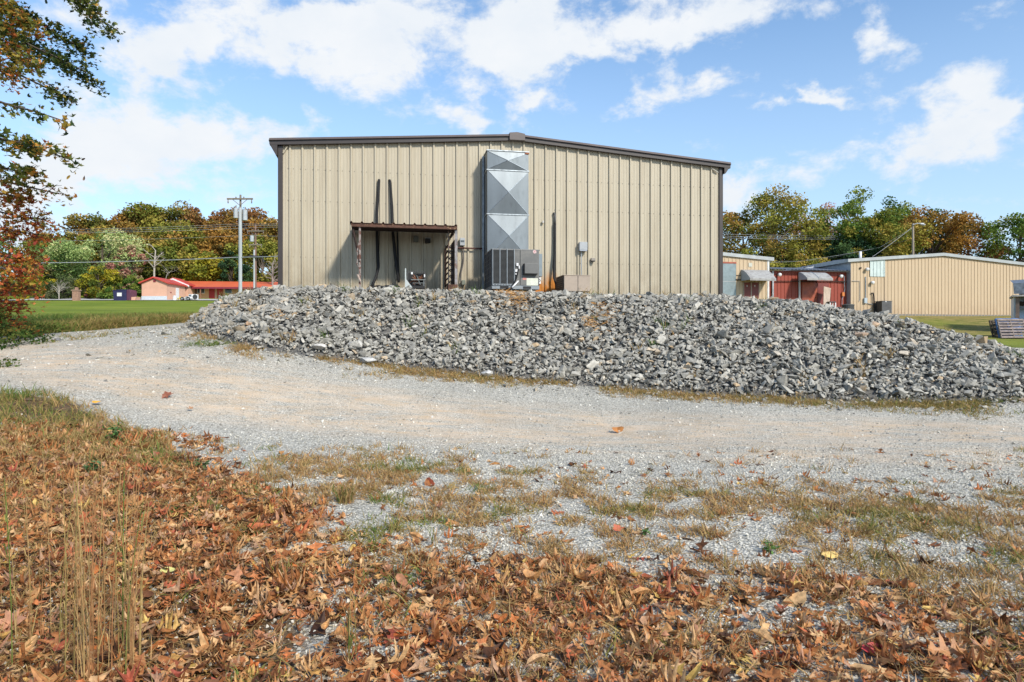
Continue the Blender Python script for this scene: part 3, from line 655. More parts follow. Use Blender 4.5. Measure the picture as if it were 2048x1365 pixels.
# pine-straw patches on the bank
pos = []
for (px, py, w_, h_, nn_) in [(1032, 604, 26, 11, 420), (1010, 592, 14, 5, 90), (1208, 636, 22, 11, 240), (1095, 582, 12, 4, 150), (1180, 655, 12, 8, 140), (560, 640, 10, 6, 40)]:
    ax = R.normal(px, w_/1.6, nn_); ay = R.normal(py, h_/1.6, nn_); D = np.linspace(11, 20, 500)
    cx = (px-1024)/F*D; M, _ = mz(cx, D, False); Z = CZ+(682.5-py)/F*D; q = np.argmax(Z <= M); D0 = D[q]
    X = (ax-1024)/F*D0; Y = D0+R.normal(0, h_/F*D0*1.6, nn_); pos.append(np.stack([X, Y, mz(X, Y)[0]+R.uniform(.05, .12, nn_)], 1))
pos = np.concatenate(pos); n = len(pos); V, Fl, S, ids = instance_arrays(BL, pos, rotmats(n, tilt=1.5+R.normal(0, .2, n)), np.stack([.04*np.ones(n), .2*np.ones(n), R.uniform(.08, .2, n)], 1))
o = np_mesh('pine_straw', V, Fl, S, ramp_mat('orange_straw', [(.42,.2,.06),(.52,.29,.1),(.6,.38,.17)], rough=.8)); tag(o, 'orange pine straw caught on the rocks', 'straw', kind='stuff')
# moss green patch by the left foot
c = hitg(420, 690); nn_ = 60; x = c[0]+R.normal(0, .28, nn_); y = c[1]+R.normal(0, .16, nn_)
blades('low_weeds', x, y, 20, .08, .02, .06, np.full(nn_, .22), 'flat yellow green weeds at the left foot of the rock heap', 1.3, 1.6)
c = hitg(165, 676); nn_ = 90; x = c[0]+R.normal(0, .8, nn_); y = c[1]+R.normal(0, .5, nn_)
blades('road_weeds', x, y, 18, .08, .02, .07, np.full(nn_, .42), 'thin olive weeds in the middle of the far road', 1.3, 1.6)
# field edge: tall tan and green grass beyond the far road edge
nF = 9000; pe = R.uniform(-120, 420, nF); dd = R.rand(nF)**2.4*14; e = np.array([hitg(q, np.interp(q, [-120, 0, 180, 365], [681, 675, 662, 646]))[:2] for q in range(-120, 421, 30)]); k = np.clip(((pe+120)/30).astype(int), 0, len(e)-2); t = ((pe+120)/30-k)[:, None]
q = e[k]*(1-t)+e[k+1]*t; y = q[:, 1]+.15+dd; x = q[:, 0]*(y/q[:, 1])
_, dm = mz(x, y, False); ok = dm < -.3; x, y, dd, pe = x[ok], y[ok], dd[ok], pe[ok]
tint = np.where(pe < 150, .30, .42)+.3*(fbm(x, y, 1.5, 220)-.5)-.12*(dd > 3)
blades('field_grass', x, y, 11, .25, .08, .34, np.clip(tint, .02, .85), 'tall seeding grass along the far edge of the gravel road', .45, 3.0, .12)
# tall stems, lower left
def tall_clump(name, px, py, n, h0, h1, label, rad=.07, tintm=.5, lean=.10):
    b = hitg(px, py); mb = MB(); tt = []
    for i in range(n):
        a = R.rand()*6.28; r0 = rad*math.sqrt(R.rand()); h = R.uniform(h0, h1); la = R.rand()*6.28; ln = lean*h*R.rand()*1.3
        p0 = b+np.array([r0*math.cos(a), r0*math.sin(a), -.02]); pts = [p0+np.array([ln*math.cos(la)*t*t, ln*math.sin(la)*t*t*.6, h*t]) for t in (0, .3, .6, .85, 1)]
        r_ = R.uniform(.0018, .0033); k = len(mb.v); mb.tube(pts, [r_, r_*.9, r_*.75, r_*.9, r_*.3], 4, False); tv = np.clip(R.choice([.25, .5, .6, .72, .8])+R.normal(0, .05), 0, 1)
        tt += [tv]*(len(mb.v)-k)
        for q in range(4):   # seed spikes / side blades
            t0 = R.uniform(.08, .95); c = p0+(pts[-1]-p0)*t0; dv = np.array([R.normal(), R.normal(), 0]); dv /= np.linalg.norm(dv); ll = R.uniform(.04, .16)*(1-.5*t0)
            k = len(mb.v); e1 = c+dv*ll*.5+np.array([0, 0, ll*.9]); e2 = c+dv*ll*1.1+np.array([0, 0, ll*.9]); w_ = np.array([-dv[1], dv[0], 0])*.0022
            mb.add([c-w_, c+w_, e1+w_, e1-w_, e2], [(0, 1, 2, 3), (3, 2, 4)]); tt += [tv]*5
    V = np.array(mb.v)-b; fl = [i for f in mb.f for i in f]; o = np_mesh(name, V, fl, [len(f) for f in mb.f], grass_m, None, tt); o.location = b
    return tag(o, label, 'grass')
tall_clump('tall_grass', 205, 1352, 34, .45, 1.1, 'tall clump of green and reddish grass stems at the lower left', .16)
tall_clump('tall_grass', 110, 1300, 12, .5, .95, 'thin straw coloured stems left of the tall green clump', .22)
tall_clump('dry_weed', 698, 1345, 9, .22, .42, 'short dead tan stalks at the bottom, right of the tall grass', .035, .7, .05)
tall_clump('dry_weed', 530, 985, 10, .2, .42, 'small dry reddish seed stalks at the edge of the litter', .12)
tall_clump('dry_weed', 690, 1010, 40, .1, .2, 'grey brown bushy dead weed at the top of the leaf litter', .07, .8, .4)
tall_clump('green_weed', 870, 1095, 5, .1, .16, 'few fresh green blades among the leaves, left of centre', .05, .1, .6)
def leafy_weed(px, py, h, n, ls, col, label, name='green_weed'):
    b = hitg(px, py); t = thing(name, label, 'plant', WORLD, b); mb = MB(); ml = MB()
    for i in range(6):
        a = R.rand()*6.28; e = b+np.array([math.cos(a)*h*.5, math.sin(a)*h*.5, h*R.uniform(.6, 1)]); mb.tube([b, (b+e)/2+np.array([0, 0, .03]), e], [.003, .002, .001], 4, False)
        for k in range(n//6):
            c = b+(e-b)*R.uniform(.3, 1)+R.normal(0, h*.12, 3); V, Fc = leaf_shape('oval', R.randint(9999), .7); M_ = rotmats(1, tilt=np.array([R.rand()]))[0]; ml.add((V*ls)@M_.T+c, Fc)
    mb.build('stem', mat('weed_stem', (.12,.13,.04), .7), t); ml.build('foliage', mat('weed_leaf'+str(px), col, .6, var=.3, scale=20), t); return t
leafy_weed(226, 888, .24, 70, .055, (.06,.14,.025), 'leafy green weed at the edge of the gravel, upper left of the litter')
leafy_weed(180, 955, .16, 50, .05, (.05,.12,.03), 'low dark green weed at the far left of the litter')
leafy_weed(405, 945, .14, 40, .05, (.045,.09,.02), 'small dark green weed shaded in the leaf litter')
leafy_weed(1540, 1112, .08, 34, .035, (.09,.19,.03), 'low bright green plant in the brown grass, right of centre')
leafy_weed(1290, 1075, .07, 28, .03, (.07,.16,.03), 'small green plant beside bare gravel, centre right')
# ================================================================== main metal building
TH = math.radians(10.74)
o_ = P(557, 682.5, 17.5); MF = Frame((o_[0], o_[1], 0), TH)
def ml(px, py, out=0.): return MF.loc(px, py, out)
xr_end = ml(1444, 500)[0]; xrib0 = ml(578.6, 500)[0]; xrib1 = ml(1420.5, 500)[0]; RS = (xrib1-xrib0)/38
zL = ml(563, 292)[2]; zM = ml(1032, 284)[2]; zR = ml(1440, 338.5)[2]; zE = (zL+zR)/2; xm = ml(1032, 300)[0]
print('wall', xr_end, RS, zL-CZ, zM-CZ, zR-CZ, xm)
PADZ = CZ+1.33; WB = CZ+1.20
def topz(x): return zE+(zM-zE)*(x/xm if x < xm else (xr_end-x)/(xr_end-xm))
wallthing = thing('metal_building', 'large beige ribbed metal building with brown roof trim behind the rock heap', 'building', MF, (0, 0, WB))
def siding_mat(name, base, rib, dirtc, rust=False):
    m, nt, b = newmat(name); N = nt.nodes.new; L = nt.links.new
    tc = N('ShaderNodeTexCoord'); sx = N('ShaderNodeSeparateXYZ'); L(tc.outputs['Object'], sx.inputs[0])
    def M(op, a, c=None, cl=False):
        n = N('ShaderNodeMath'); n.operation = op; n.use_clamp = cl
        for i, q in enumerate((a, c)):
            if q is None: continue
            if isinstance(q, (int, float)): n.inputs[i].default_value = q
            else: L(q, n.inputs[i])
        return n.outputs[0]
    def noise(s, st, d=6, r=.6):
        mp = N('ShaderNodeMapping'); mp.inputs['Scale'].default_value = st; L(tc.outputs['Object'], mp.inputs['Vector'])
        n = N('ShaderNodeTexNoise'); n.inputs['Scale'].default_value = s; n.inputs['Detail'].default_value = d; n.inputs['Roughness'].default_value = r; L(mp.outputs[0], n.inputs['Vector']); return n.outputs['Fac']
    def mix(f, a, c):
        x = N('ShaderNodeMix'); x.data_type = 'RGBA'; L(f, x.inputs[0])
        for k, q in (('A', a), ('B', c)):
            if isinstance(q, tuple): x.inputs[k].default_value = (*q, 1)
            else: L(q, x.inputs[k])
        return x.outputs['Result']
    def mr(f, a, c, lo=0., hi=1.):
        x = N('ShaderNodeMapRange'); x.inputs['From Min'].default_value = a; x.inputs['From Max'].default_value = c; x.inputs['To Min'].default_value = lo; x.inputs['To Max'].default_value = hi; L(f, x.inputs['Value']); return x.outputs[0]
    # each sheet a slightly different batch tone (3 ribs per sheet)
    cell = N('ShaderNodeTexWhiteNoise'); cell.noise_dimensions = '1D'; L(M('FLOOR', M('DIVIDE', sx.outputs[0], RS*3)), cell.inputs['W'])
    c = mix(mr(cell.outputs['Value'], 0, 1, 0, .25), base, tuple(v*.9 for v in base))
    streak = mr(noise(6, (1, 1, .06), 7, .7), .45, .75, 0, .5); c = mix(streak, c, dirtc)
    low = M('MULTIPLY', mr(sx.outputs[2], .0, 1.3, .95, 0), mr(noise(3, (1, 1, .4), 7, .7), .38, .66)); c = mix(low, c, dirtc)
    if rust:
        for (rx0, rw, rh) in rust:
            dx_ = M('MULTIPLY', M('SUBTRACT', sx.outputs[0], rx0), 1/rw); g = M('EXPONENT', M('MULTIPLY', M('MULTIPLY', dx_, dx_), -1.))
            h = mr(sx.outputs[2], .10, rh, 1, 0); f = M('MULTIPLY', M('MULTIPLY', g, h), mr(noise(9, (1, 1, .25), 6, .7), .3, .5), True)
            c = mix(mr(f, .05, .45), c, (.46, .17, .02))
            c = mix(mr(f, .55, .9), c, (.20, .07, .02))
    L(c, b.inputs['Base Color']); b.inputs['Roughness'].default_value = .5; b.inputs['Specular IOR Level'].default_value = .35
    bp = N('ShaderNodeBump'); bp.inputs['Strength'].default_value = .16; bp.inputs['Distance'].default_value = .02; L(noise(2.2, (1, 1, .7), 3), bp.inputs['Height']); L(bp.outputs[0], b.inputs['Normal'])
    return m
SID = siding_mat('beige_siding', (.435, .385, .285), None, (.25, .20, .13), rust=[(ml(1081, 570)[0], .12, .7), (ml(1103, 572)[0], .18, .8), (ml(1092, 575)[0], .3, .4)])
def ribbed(mb, x0, x1, zb, ztop, r0, rs, depth=.034, minor=True):
    prof = [(x0, 0.)]; k = math.floor((x0-r0)/rs)
    while True:
        xr = r0+k*rs; k += 1
        if xr > x1: break
        for dx_, dy in ((-.002, 0), (.002, -depth), (.036, -depth), (.058, 0), (.13, 0), (.137, -.006), (.165, -.006), (.172, 0), (.212, 0), (.219, -.006), (.247, -.006), (.254, 0)):
            if not minor and abs(dy) == .006: continue
            q = xr+dx_*rs/.305
            if x0 < q < x1: prof.append((q, dy))
    prof.append((x1, 0.)); o = len(mb.v); n = len(prof)
    for (x, y) in prof: mb.v.append((x, y, zb)); mb.v.append((x, y, ztop(x)))
    for i in range(n-1): mb.f.append((o+2*i, o+2*i+2, o+2*i+3, o+2*i+1)); mb.m.append(mb.cur)
mb = MB(); ribbed(mb, .06, xr_end-.06, WB, lambda x: topz(x)+.02, xrib0, RS, .046)
# split exactly at the ridge is fine: the rake trim hides the top edge
STL = mat('dark_screw', (.10, .09, .075), .5); mb.cur = 1
for row in (337.6, 401.0):
    z = ml(577, row)[2]
    for k in range(-1, 41):
        for dd_ in (-.03, .10):
            x = xrib0+k*RS+dd_
            if .1 < x < xr_end-.1: mb.box(x-.007, x+.007, -.010, .001, z-.007, z+.007)
for dz in (-1.45, -2.6):
    z = ml(577, 401)[2]+dz
    for k in range(-1, 41):
        for dd_ in (-.03, .10):
            x = xrib0+k*RS+dd_
            if .1 < x < xr_end-.1: mb.box(x-.006, x+.006, -.010, .001, z-.006, z+.006)
mb.build('gable_wall', [SID, STL], wallthing)
DEP = 24.
mb = MB()
mb.quad((0, 0, WB), (0, DEP, WB), (0, DEP, zE), (0, 0, zE)); mb.build('side_wall', SID, wallthing)
mb = MB(); mb.quad((xr_end, 0, WB), (xr_end, DEP, WB), (xr_end, DEP, zE), (xr_end, 0, zE)); mb.build('side_wall', SID, wallthing)
mb = MB(); mb.add([(0, DEP, WB), (xr_end, DEP, WB), (xr_end, DEP, zE), (xm, DEP, zM), (0, DEP, zE)], [(0, 1, 2, 3, 4)]); mb.build('rear_wall', SID, wallthing)
BRN = mat('brown_trim', (.040, .030, .025), .42, var=.15, scale=2, bump=.05); BRL = mat('brown_trim_skylit', (.10, .078, .068), .40, var=.15, scale=2)  # BRL: sky reflection on lip and ridge cap put in as lighter brown
STL = mat('dark_screw', (.10, .09, .075), .5)
GE = .21
def rline(x, dz):   # point of the roof line
    return topz(x)+dz
mb = MB()
for (xa, xb) in ((-GE, xm), (xm, xr_end+GE)):
    mb.add([(xa, -.10, rline(xa, .04)), (xb, -.10, rline(xb, .04)), (xb, DEP+.1, rline(xb, .04)), (xa, DEP+.1, rline(xa, .04)),
            (xa, -.10, rline(xa, .12)), (xb, -.10, rline(xb, .12)), (xb, DEP+.1, rline(xb, .12)), (xa, DEP+.1, rline(xa, .12))],
           [(0,3,2,1),(4,5,6,7),(0,1,5,4),(2,3,7,6),(1,2,6,5),(3,0,4,7)])
mb.build('roof', BRN, wallthing)
def rake(xa, xb):
    m1 = MB(); n = [(-.13, .005), (-.13, .108), (-.02, .108), (-.02, .005)]
    def sec(x): return [(x, y, rline(x, z)) for y, z in n]
    m1.add(sec(xa)+sec(xb), [(0,1,5,4),(1,2,6,5),(2,3,7,6),(3,0,4,7),(3,2,1,0),(4,5,6,7)]); p = m1.build('rake_trim', BRN, wallthing)
    m2 = MB(); n2 = [(-.175, .112), (-.145, .172), (-.03, .180), (-.03, .112)]
    def sec2(x): return [(x, y, rline(x, z)) for y, z in n2]
    m2.add(sec2(xa)+sec2(xb), [(0,1,5,4),(1,2,6,5),(2,3,7,6),(3,0,4,7),(3,2,1,0),(4,5,6,7)]); m2.build('trim_lip', BRL, p)
rake(-GE+.012, xm-.19); rake(xm+.19, xr_end+GE-.012)
mb = MB(); zc = zM
mb.prism([(xm-.215, zc-.012), (xm+.215, zc-.012), (xm+.215, zc+.172), (xm+.02, zc+.208), (xm-.02, zc+.208), (xm-.215, zc+.185)], -.20, -.018); mb.build('ridge_cap', BRL, wallthing, bevel=.008)
for sgn, xx in ((-1, 0), (1, xr_end)):
    mb = MB(); a, b_ = (xx-GE, xx-.012) if sgn < 0 else (xx+.012, xx+GE)
    oz, iz = zE-.10, zE-.26
    if sgn < 0: prof = [(a, zE+.155), (a-.012, zE+.09), (b_-.04, iz), (b_, iz), (b_, zE+.03)]
    else: prof = [(b_, zE+.155), (b_+.012, zE+.09), (a+.04, iz+.10), (a, iz+.10), (a, zE+.03)]
    mb.prism(prof, -.125, DEP); mb.build('gutter', BRN, wallthing)
    mb = MB(); xw = (xx-.01, xx+.11) if sgn < 0 else (xx-.11, xx+.01)
    mb.box(xw[0], xw[1], -.048, .02, WB, zE+.0); mb.build('corner_trim', BRN, wallthing, bevel=.01)
# little bent flashing at both upper corners
mb = MB(); a = ml(575, 293, .05); b_ = ml(566, 307, .05); mb.tube([a, b_], .018, 6); mb.build('flashing', SID, wallthing)
mb = MB(); a = ml(1424, 338, .05); b_ = ml(1436, 346, .05); mb.tube([a, b_], .022, 6); mb.build('flashing', mat('pale_trim', (.42, .39, .32), .5), wallthing)

def galv_mat():
    m = mat('galvanised_steel', (.20, .225, .24), .5, .72, var=.3, scale=3.5, dirt=(.14, .16, .17), stretch=(1,1,.3), dscale=7, dthr=.5, dwid=.3, bump=.06, bscale=5)
    return m
GALV = galv_mat(); GALD = mat('galvanised_grey', (.34, .37, .385), .5, .6, var=.3, scale=8)  # GALD: plain grey galvanised tone for pipes, downspouts and brackets
# ---- duct
OD = .62
a = ml(974.6, 302.6, OD); b_ = ml(1057, 304.4, OD); dx0, dx1 = a[0], b_[0]; ztopd = (a[2]+b_[2])/2; zs = [ztopd, ml(1016, 341.5, OD)[2], ml(1016, 429.5, OD)[2], ml(1016, 516, OD)[2]]
duct = thing('air_duct', 'tall galvanised steel duct with diagonal cross creases on the beige wall', 'duct', MF, (dx0, -OD, zs[3]))
for i in range(3):
    mb = MB(); z1, z0 = zs[i], zs[i+1]; xc, zc = (dx0+dx1)/2+.015*(i-1), (z1+z0)/2; y = -OD; w = .012
    mb.add([(dx0, y, z0+w), (dx1, y, z0+w), (dx1, y, z1-w), (dx0, y, z1-w), (xc, y-.075 if i else y-.06, zc)], [(0, 1, 4), (1, 2, 4), (2, 3, 4), (3, 0, 4)])
    mb.add([(dx0, y, z0+w), (dx0, -.04, z0+w), (dx0, -.04, z1-w), (dx0, y, z1-w)], [(0, 3, 2, 1)])
    mb.add([(dx1, y, z0+w), (dx1, -.04, z0+w), (dx1, -.04, z1-w), (dx1, y, z1-w)], [(0, 1, 2, 3)])
    mb.add([(dx0, y, z1-w), (dx1, y, z1-w), (dx1, -.04, z1-w), (dx0, -.04, z1-w)], [(0, 1, 2, 3)])
    sec = mb.build('duct_section', GALV, duct)
    # folded crease lines
    mc = MB(); ap = (xc, y-(.078 if i else .063), zc)
    for c in ((dx0, z0+w), (dx1, z0+w), (dx1, z1-w), (dx0, z1-w)): mc.tube([(c[0], y-.002, c[1]), ap], .006, 5)
    mc.build('crease', mat('crease_steel', (.42, .46, .49), .35, .8, var=.2), sec)
FLG = mat('flange_steel', (.36, .39, .40), .45, .75, var=.3, scale=9)
for z in (zs[0]+.012, zs[1], zs[2]): MB().box(dx0-.018, dx1+.018, -OD-.018, -.036, z-.014, z+.014).build('flange', FLG, duct)
mb = MB(); mb.box(dx1-.10, dx1+.012, -OD-.022, -OD-.016, zs[0]-.05, zs[0]-.004); mb.build('rust_patch', mat('rust_spot', (.26, .09, .04), .9, var=.4, scale=20), duct)
mb = MB(); x = dx0-.012; mb.box(x-.05, x-.003, -.13, -.04, PADZ-.1, zs[0]-.02)
mb.build('edge_flange', GALD, duct)
# ---- packaged AC unit
OU = 1.85
a = ml(984, 497.5, OU); b_ = ml(1078.6, 572, OU); ux0, ux1, uz1, uz0 = a[0], b_[0], a[2], b_[2]; zb = ml(1030, 578.5, OU)[2]; UD = 1.15; y = -OU
ac = thing('packaged_air_conditioner', 'large grey packaged air conditioner with three louvred coil panels below the duct', 'air conditioner', MF, (ux0, y, zb))
UG = mat('grey_painted_steel', (.115, .115, .108), .5, .0, var=.1, scale=2.5, dirt=(.16, .155, .14), dscale=3, dthr=.56, dwid=.2); UGL = mat('pale_grey_steel', (.23, .255, .27), .5, .2, var=.12)
BLK = mat('black_recess', (.012, .012, .013), .7); DKG = mat('coil_fins', (.055, .056, .056), .6, .3, var=.2, scale=30)
mb = MB(); mb.box(ux0+.012, ux1, y+.012, y+UD-.02, uz0, uz1-.03); mb.build('casing', UG, ac, bevel=.006)
mb = MB(); mb.box(ux0-.012, ux1+.012, y-.014, y+UD, uz1-.03, uz1); mb.build('top_cover', mat('unit_top', (.15, .15, .145), .45, .2), ac, bevel=.006)
def ux(px): return ml(px, 530, OU)[0]
def uz(py): return ml(1030, py, OU)[2]
mb = MB(); mb.box(ux0, ux1, y-.004, y+UD-.04, zb, uz0-.003)
base = mb.build('base_rail', UGL, ac)
for pa, pb in ((1000, 1017), (1046, 1062)):
    mb = MB(); mb.box(ux(pa), ux(pb), y-.008, y+.03, zb+.008, uz0-.02); mb.build('fork_slot', BLK, base)
for k in range(3):
    pa, pb = 985.5+k*14.4, 985.5+(k+1)*14.4; x0, x1 = ux(pa)+.018, ux(pb)-.018
    mb = MB(); mb.box(x0-.004, x1+.004, y-.002, y+.012, uz(569), uz(499.5)); g = mb.build('coil_panel', DKG, ac)
    mb = MB(); nl = 30
    for q in range(nl): z = uz(568.5)+(uz(500)-uz(568.5))*(q+.5)/nl; mb.add([(x0, y-.006, z+.010), (x1, y-.006, z+.010), (x1, y-.024, z-.004), (x0, y-.024, z-.004)], [(0, 1, 2, 3)])
    mb.build('louvre', mat('louvre_steel', (.085, .088, .088), .6, .2), g)
mb = MB()
for k in range(4): x = ux(985.3+k*14.3); mb.box(x-.010, x+.010, y-.032, y+.01, uz(571.5), uz(498.5))
mb.build('coil_post', UGL, ac, bevel=.004)
mb = MB(); mb.box(ux(985), ux(1026), y-.026, y, uz(571.8), uz(568.6)); rr = mb.build('lower_rail', UGL, ac)
mb = MB()
for k in range(7): x = ux(988+k*5.6); mb.box(x, x+.045, y-.029, y-.02, uz(571), uz(569.9))
mb.build('vent_slot', BLK, rr)
# left side grille
mb = MB(); mb.box(ux0-.002, ux0+.02, y+.05, y+UD-.08, uz(571), uz(499.5)); g = mb.build('side_grille', BLK, ac)
mb = MB()
for k in range(5): yy = y+.05+(UD-.13)*k/4; mb.box(ux0-.022, ux0+.004, yy-.014, yy+.014, uz(571.5), uz(499))
for k in range(9): zz = uz(570)+(uz(500)-uz(570))*k/8; mb.box(ux0-.012, ux0-.004, y+.05, y+UD-.08, zz-.004, zz+.004)
mb.build('grille_bar', mat('bar_grey', (.10, .10, .10), .5), g)
mb = MB(); mb.box(ux(1027.5), ux(1039.6), y-.010, y+.01, uz(571.3), uz(499.5)); mb.build('service_panel', UG, ac, bevel=.004)
mb = MB(); mb.box(ux(1040.6), ux1-.006, y-.012, y+.01, uz(571.3), uz(499.5)); mb.build('access_panel', UG, ac, bevel=.004)
mb = MB(); mb.box(ux(1047.5), ux(1074), y-.13, y-.012, uz(548), uz(528)); h = mb.build('intake_hood', mat('hood_grey', (.125, .125, .118), .5, var=.1), ac, bevel=.006)
mb = MB(); mb.box(ux(1046.2), ux(1047.5)-.002, y-.11, y-.013, uz(549.5), uz(528)); mb.box(ux(1046.2), ux(1073), y-.11, y-.013, uz(549.6), uz(548)-.003); mb.build('hood_black_strip', BLK, h)  # black strips along the left side and underside of the hood
def disc(mb, cx, cz, r, y0, n=20, r2=None):
    if r2 is None: mb.add([(cx+r*math.cos(2*math.pi*k/n), y0, cz+r*math.sin(2*math.pi*k/n)) for k in range(n)], [tuple(range(n))])
    else:
        mb.add([(cx+q*math.cos(2*math.pi*k/n), y0, cz+q*math.sin(2*math.pi*k/n)) for k in range(n) for q in (r, r2)], [(2*k, 2*((k+1) % n), 2*((k+1) % n)+1, 2*k+1) for k in range(n)])
mb = MB(); c = ml(1069.4, 504, OU+.016); disc(mb, c[0], c[2], .045, c[1]); bdg = mb.build('round_badge', mat('badge_white', (.62, .58, .56), .5), ac)
mb = MB(); disc(mb, c[0], c[2], .040, c[1]-.002, 20, .034); mb.box(c[0]-.016, c[0]-.007, c[1]-.003, c[1]-.002, c[2]-.018, c[2]+.02); disc(mb, c[0]+.002, c[2]+.008, .016, c[1]-.0035, 12, .008); mb.tube([(c[0]+.002, c[1]-.002, c[2]-.002), (c[0]+.016, c[1]-.002, c[2]-.018)], .0045, 4); mb.build('badge_mark', mat('badge_red', (.55, .10, .09), .5), bdg)
mb = MB(); mb.box(ux(1053), ux(1075.4), y-.015, y-.0125, uz(571), uz(556.5)); mb.cur = 1
for q in range(9):
    z = uz(557.8)+(uz(570)-uz(557.8))*q/8
    for sx0, sx1 in ((1054, 1063), (1064.5, 1074.5)):
        for w_ in range(5):
            xa = ux(sx0)+(ux(sx1)-ux(sx0))*w_/5; mb.box(xa+.002, xa+(ux(sx1)-ux(sx0))/5*(.5+.4*R.rand()), y-.0165, y-.0155, z-.0022, z+.0022)
mb.build('rating_label', [mat('label_cream', (.66, .67, .55), .6, var=.05), mat('print_grey', (.25, .27, .26), .6)], ac)
mb = MB(); mb.box(ux(1045.3), ux(1052.6), y-.015, y-.0125, uz(560), uz(556.2)); mb.cur = 1
for w_ in range(3): xa = ux(1046.3)+w_*.028; mb.box(xa, xa+.017, y-.0165, y-.0155, uz(558.9), uz(557.2))
mb.build('warning_label', [mat('label_red', (.62, .28, .24), .6), mat('print_red', (.40, .05, .04), .6)], ac)
WHT = mat('white_plastic', (.66, .66, .65), .4, var=.08); BRUB = mat('black_rubber', (.007, .007, .008), .75, var=.2, scale=8, bump=.3, bscale=30)
for pa, pb, pc, pd in ((1032, 1036.3, 527, 533), (1036.5, 1039, 532, 538.5), (1029.5, 1034.5, 539.5, 545), (1030, 1033, 547.5, 550.5)):
    mb = MB(); mb.box(ux(pa), ux(pb), y-.055, y-.009, uz(pd), uz(pc)); mb.build('switch_box', WHT, ac, bevel=.006)
mb = MB(); mb.tube([ml(1037, 538, OU+.05), ml(1035.5, 545, OU+.06), ml(1033, 556, OU+.06), ml(1029, 566, OU+.05), ml(1024, 572, OU+.05)], .017, 8); mb.build('power_cable', BRUB, ac, smooth=True)
mb = MB(); mb.tube([ml(1024, 576, OU+.16), ml(1036.5, 562.5, OU+.05)], .022, 10); mb.build('drain_pipe', WHT, ac, smooth=True)
mb = MB(); mb.tube([ml(1024, 576, OU+.16), ml(1020, 577.5, OU+.2), ml(1012, 577, OU+.25)], .022, 8); mb.build('drain_hose', BRUB, ac, smooth=True)
# grey disconnect between unit and wall, and a white sign with a black D
mb = MB(); a = ml(1078, 508, 1.2); b_ = ml(1084.6, 553.5, 1.2); mb.box(a[0]-.2, b_[0], -1.2, -.95, b_[2], a[2]); mb.build('return_box', mat('blue_grey_steel', (.20, .24, .26), .5, .3), ac, bevel=.006)
sg = ml(1079.5, 561.5, .04); st = thing('wall_sign', 'small white sign with a black letter D, half hidden behind the grey air conditioner', 'sign', MF, sg)
mb = MB(); mb.box(sg[0]-.14, sg[0]+.035, -.044, -.036, sg[2]-.09, sg[2]+.10); mb.build('sign_plate', WHT, st)
mb = MB(); mb.box(sg[0]-.045, sg[0]-.03, -.048, -.0445, sg[2]-.045, sg[2]+.045)
arc = [(sg[0]-.03+.05*math.sin(t*math.pi/8), sg[2]+.045*math.cos(t*math.pi/8)) for t in range(9)]; ar2 = [(sg[0]-.03+.033*math.sin(t*math.pi/8), sg[2]+.030*math.cos(t*math.pi/8)) for t in range(9)]
mb.add([(p[0], -.047, p[1]) for p in arc]+[(p[0], -.047, p[1]) for p in ar2], [(k, k+1, k+10, k+9) for k in range(8)]); mb.build('letter', BLK, st)
# ---- small tan condenser
OC = 1.15; a = ml(1127.6, 549.8, OC); b_ = ml(1181, 580, OC); y = -OC; CD = .82
cn = thing('condensing_unit', 'low tan condensing unit with two plain panels on the rocks, right of the grey unit', 'air conditioner', MF, (a[0], y, b_[2]-.05))
TAN = mat('tan_painted_steel', (.36, .29, .225), .5, var=.1, scale=4, dirt=(.27, .22, .17), dscale=4, dthr=.6)
mid = ml(1155.8, 560, OC)[0]
mb = MB(); mb.box(a[0]+.01, b_[0]-.01, y+.012, y+CD, b_[2]-.05, a[2]-.02); mb.build('casing', TAN, cn, bevel=.006)
mb = MB(); mb.box(a[0]-.01, b_[0]+.01, y-.012, y+CD+.01, a[2]-.02, a[2]); mb.build('top_cover', TAN, cn, bevel=.006)
mb = MB(); mb.box(a[0]+.012, mid-.008, y-.004, y+.01, b_[2]-.04, a[2]-.025); mb.build('front_panel', TAN, cn)
mb = MB(); mb.box(mid+.008, b_[0]-.012, y-.004, y+.01, b_[2]-.04, a[2]-.025); mb.build('front_panel', TAN, cn)
mb = MB(); mb.box(mid-.008, mid+.008, y-.0, y+.011, b_[2]-.04, a[2]-.024); mb.build('panel_gap', BLK, cn)
mb = MB(); mb.box(a[0]+.002, a[0]+.012, y+.04, y+CD-.04, b_[2]-.03, a[2]-.03); g = mb.build('side_grille', BLK, cn)
mb = MB()
for k in range(9): yy = y+.05+(CD-.1)*k/8; mb.box(a[0]-.004, a[0]+.001, yy-.004, yy+.004, b_[2]-.03, a[2]-.03)
for k in range(7): zz = b_[2]-.02+(a[2]-b_[2])*k/7; mb.box(a[0]-.008, a[0]-.005, y+.04, y+CD-.04, zz-.003, zz+.003)
mb.build('grille_bar', mat('tan_bar', (.22, .18, .14), .5), g)
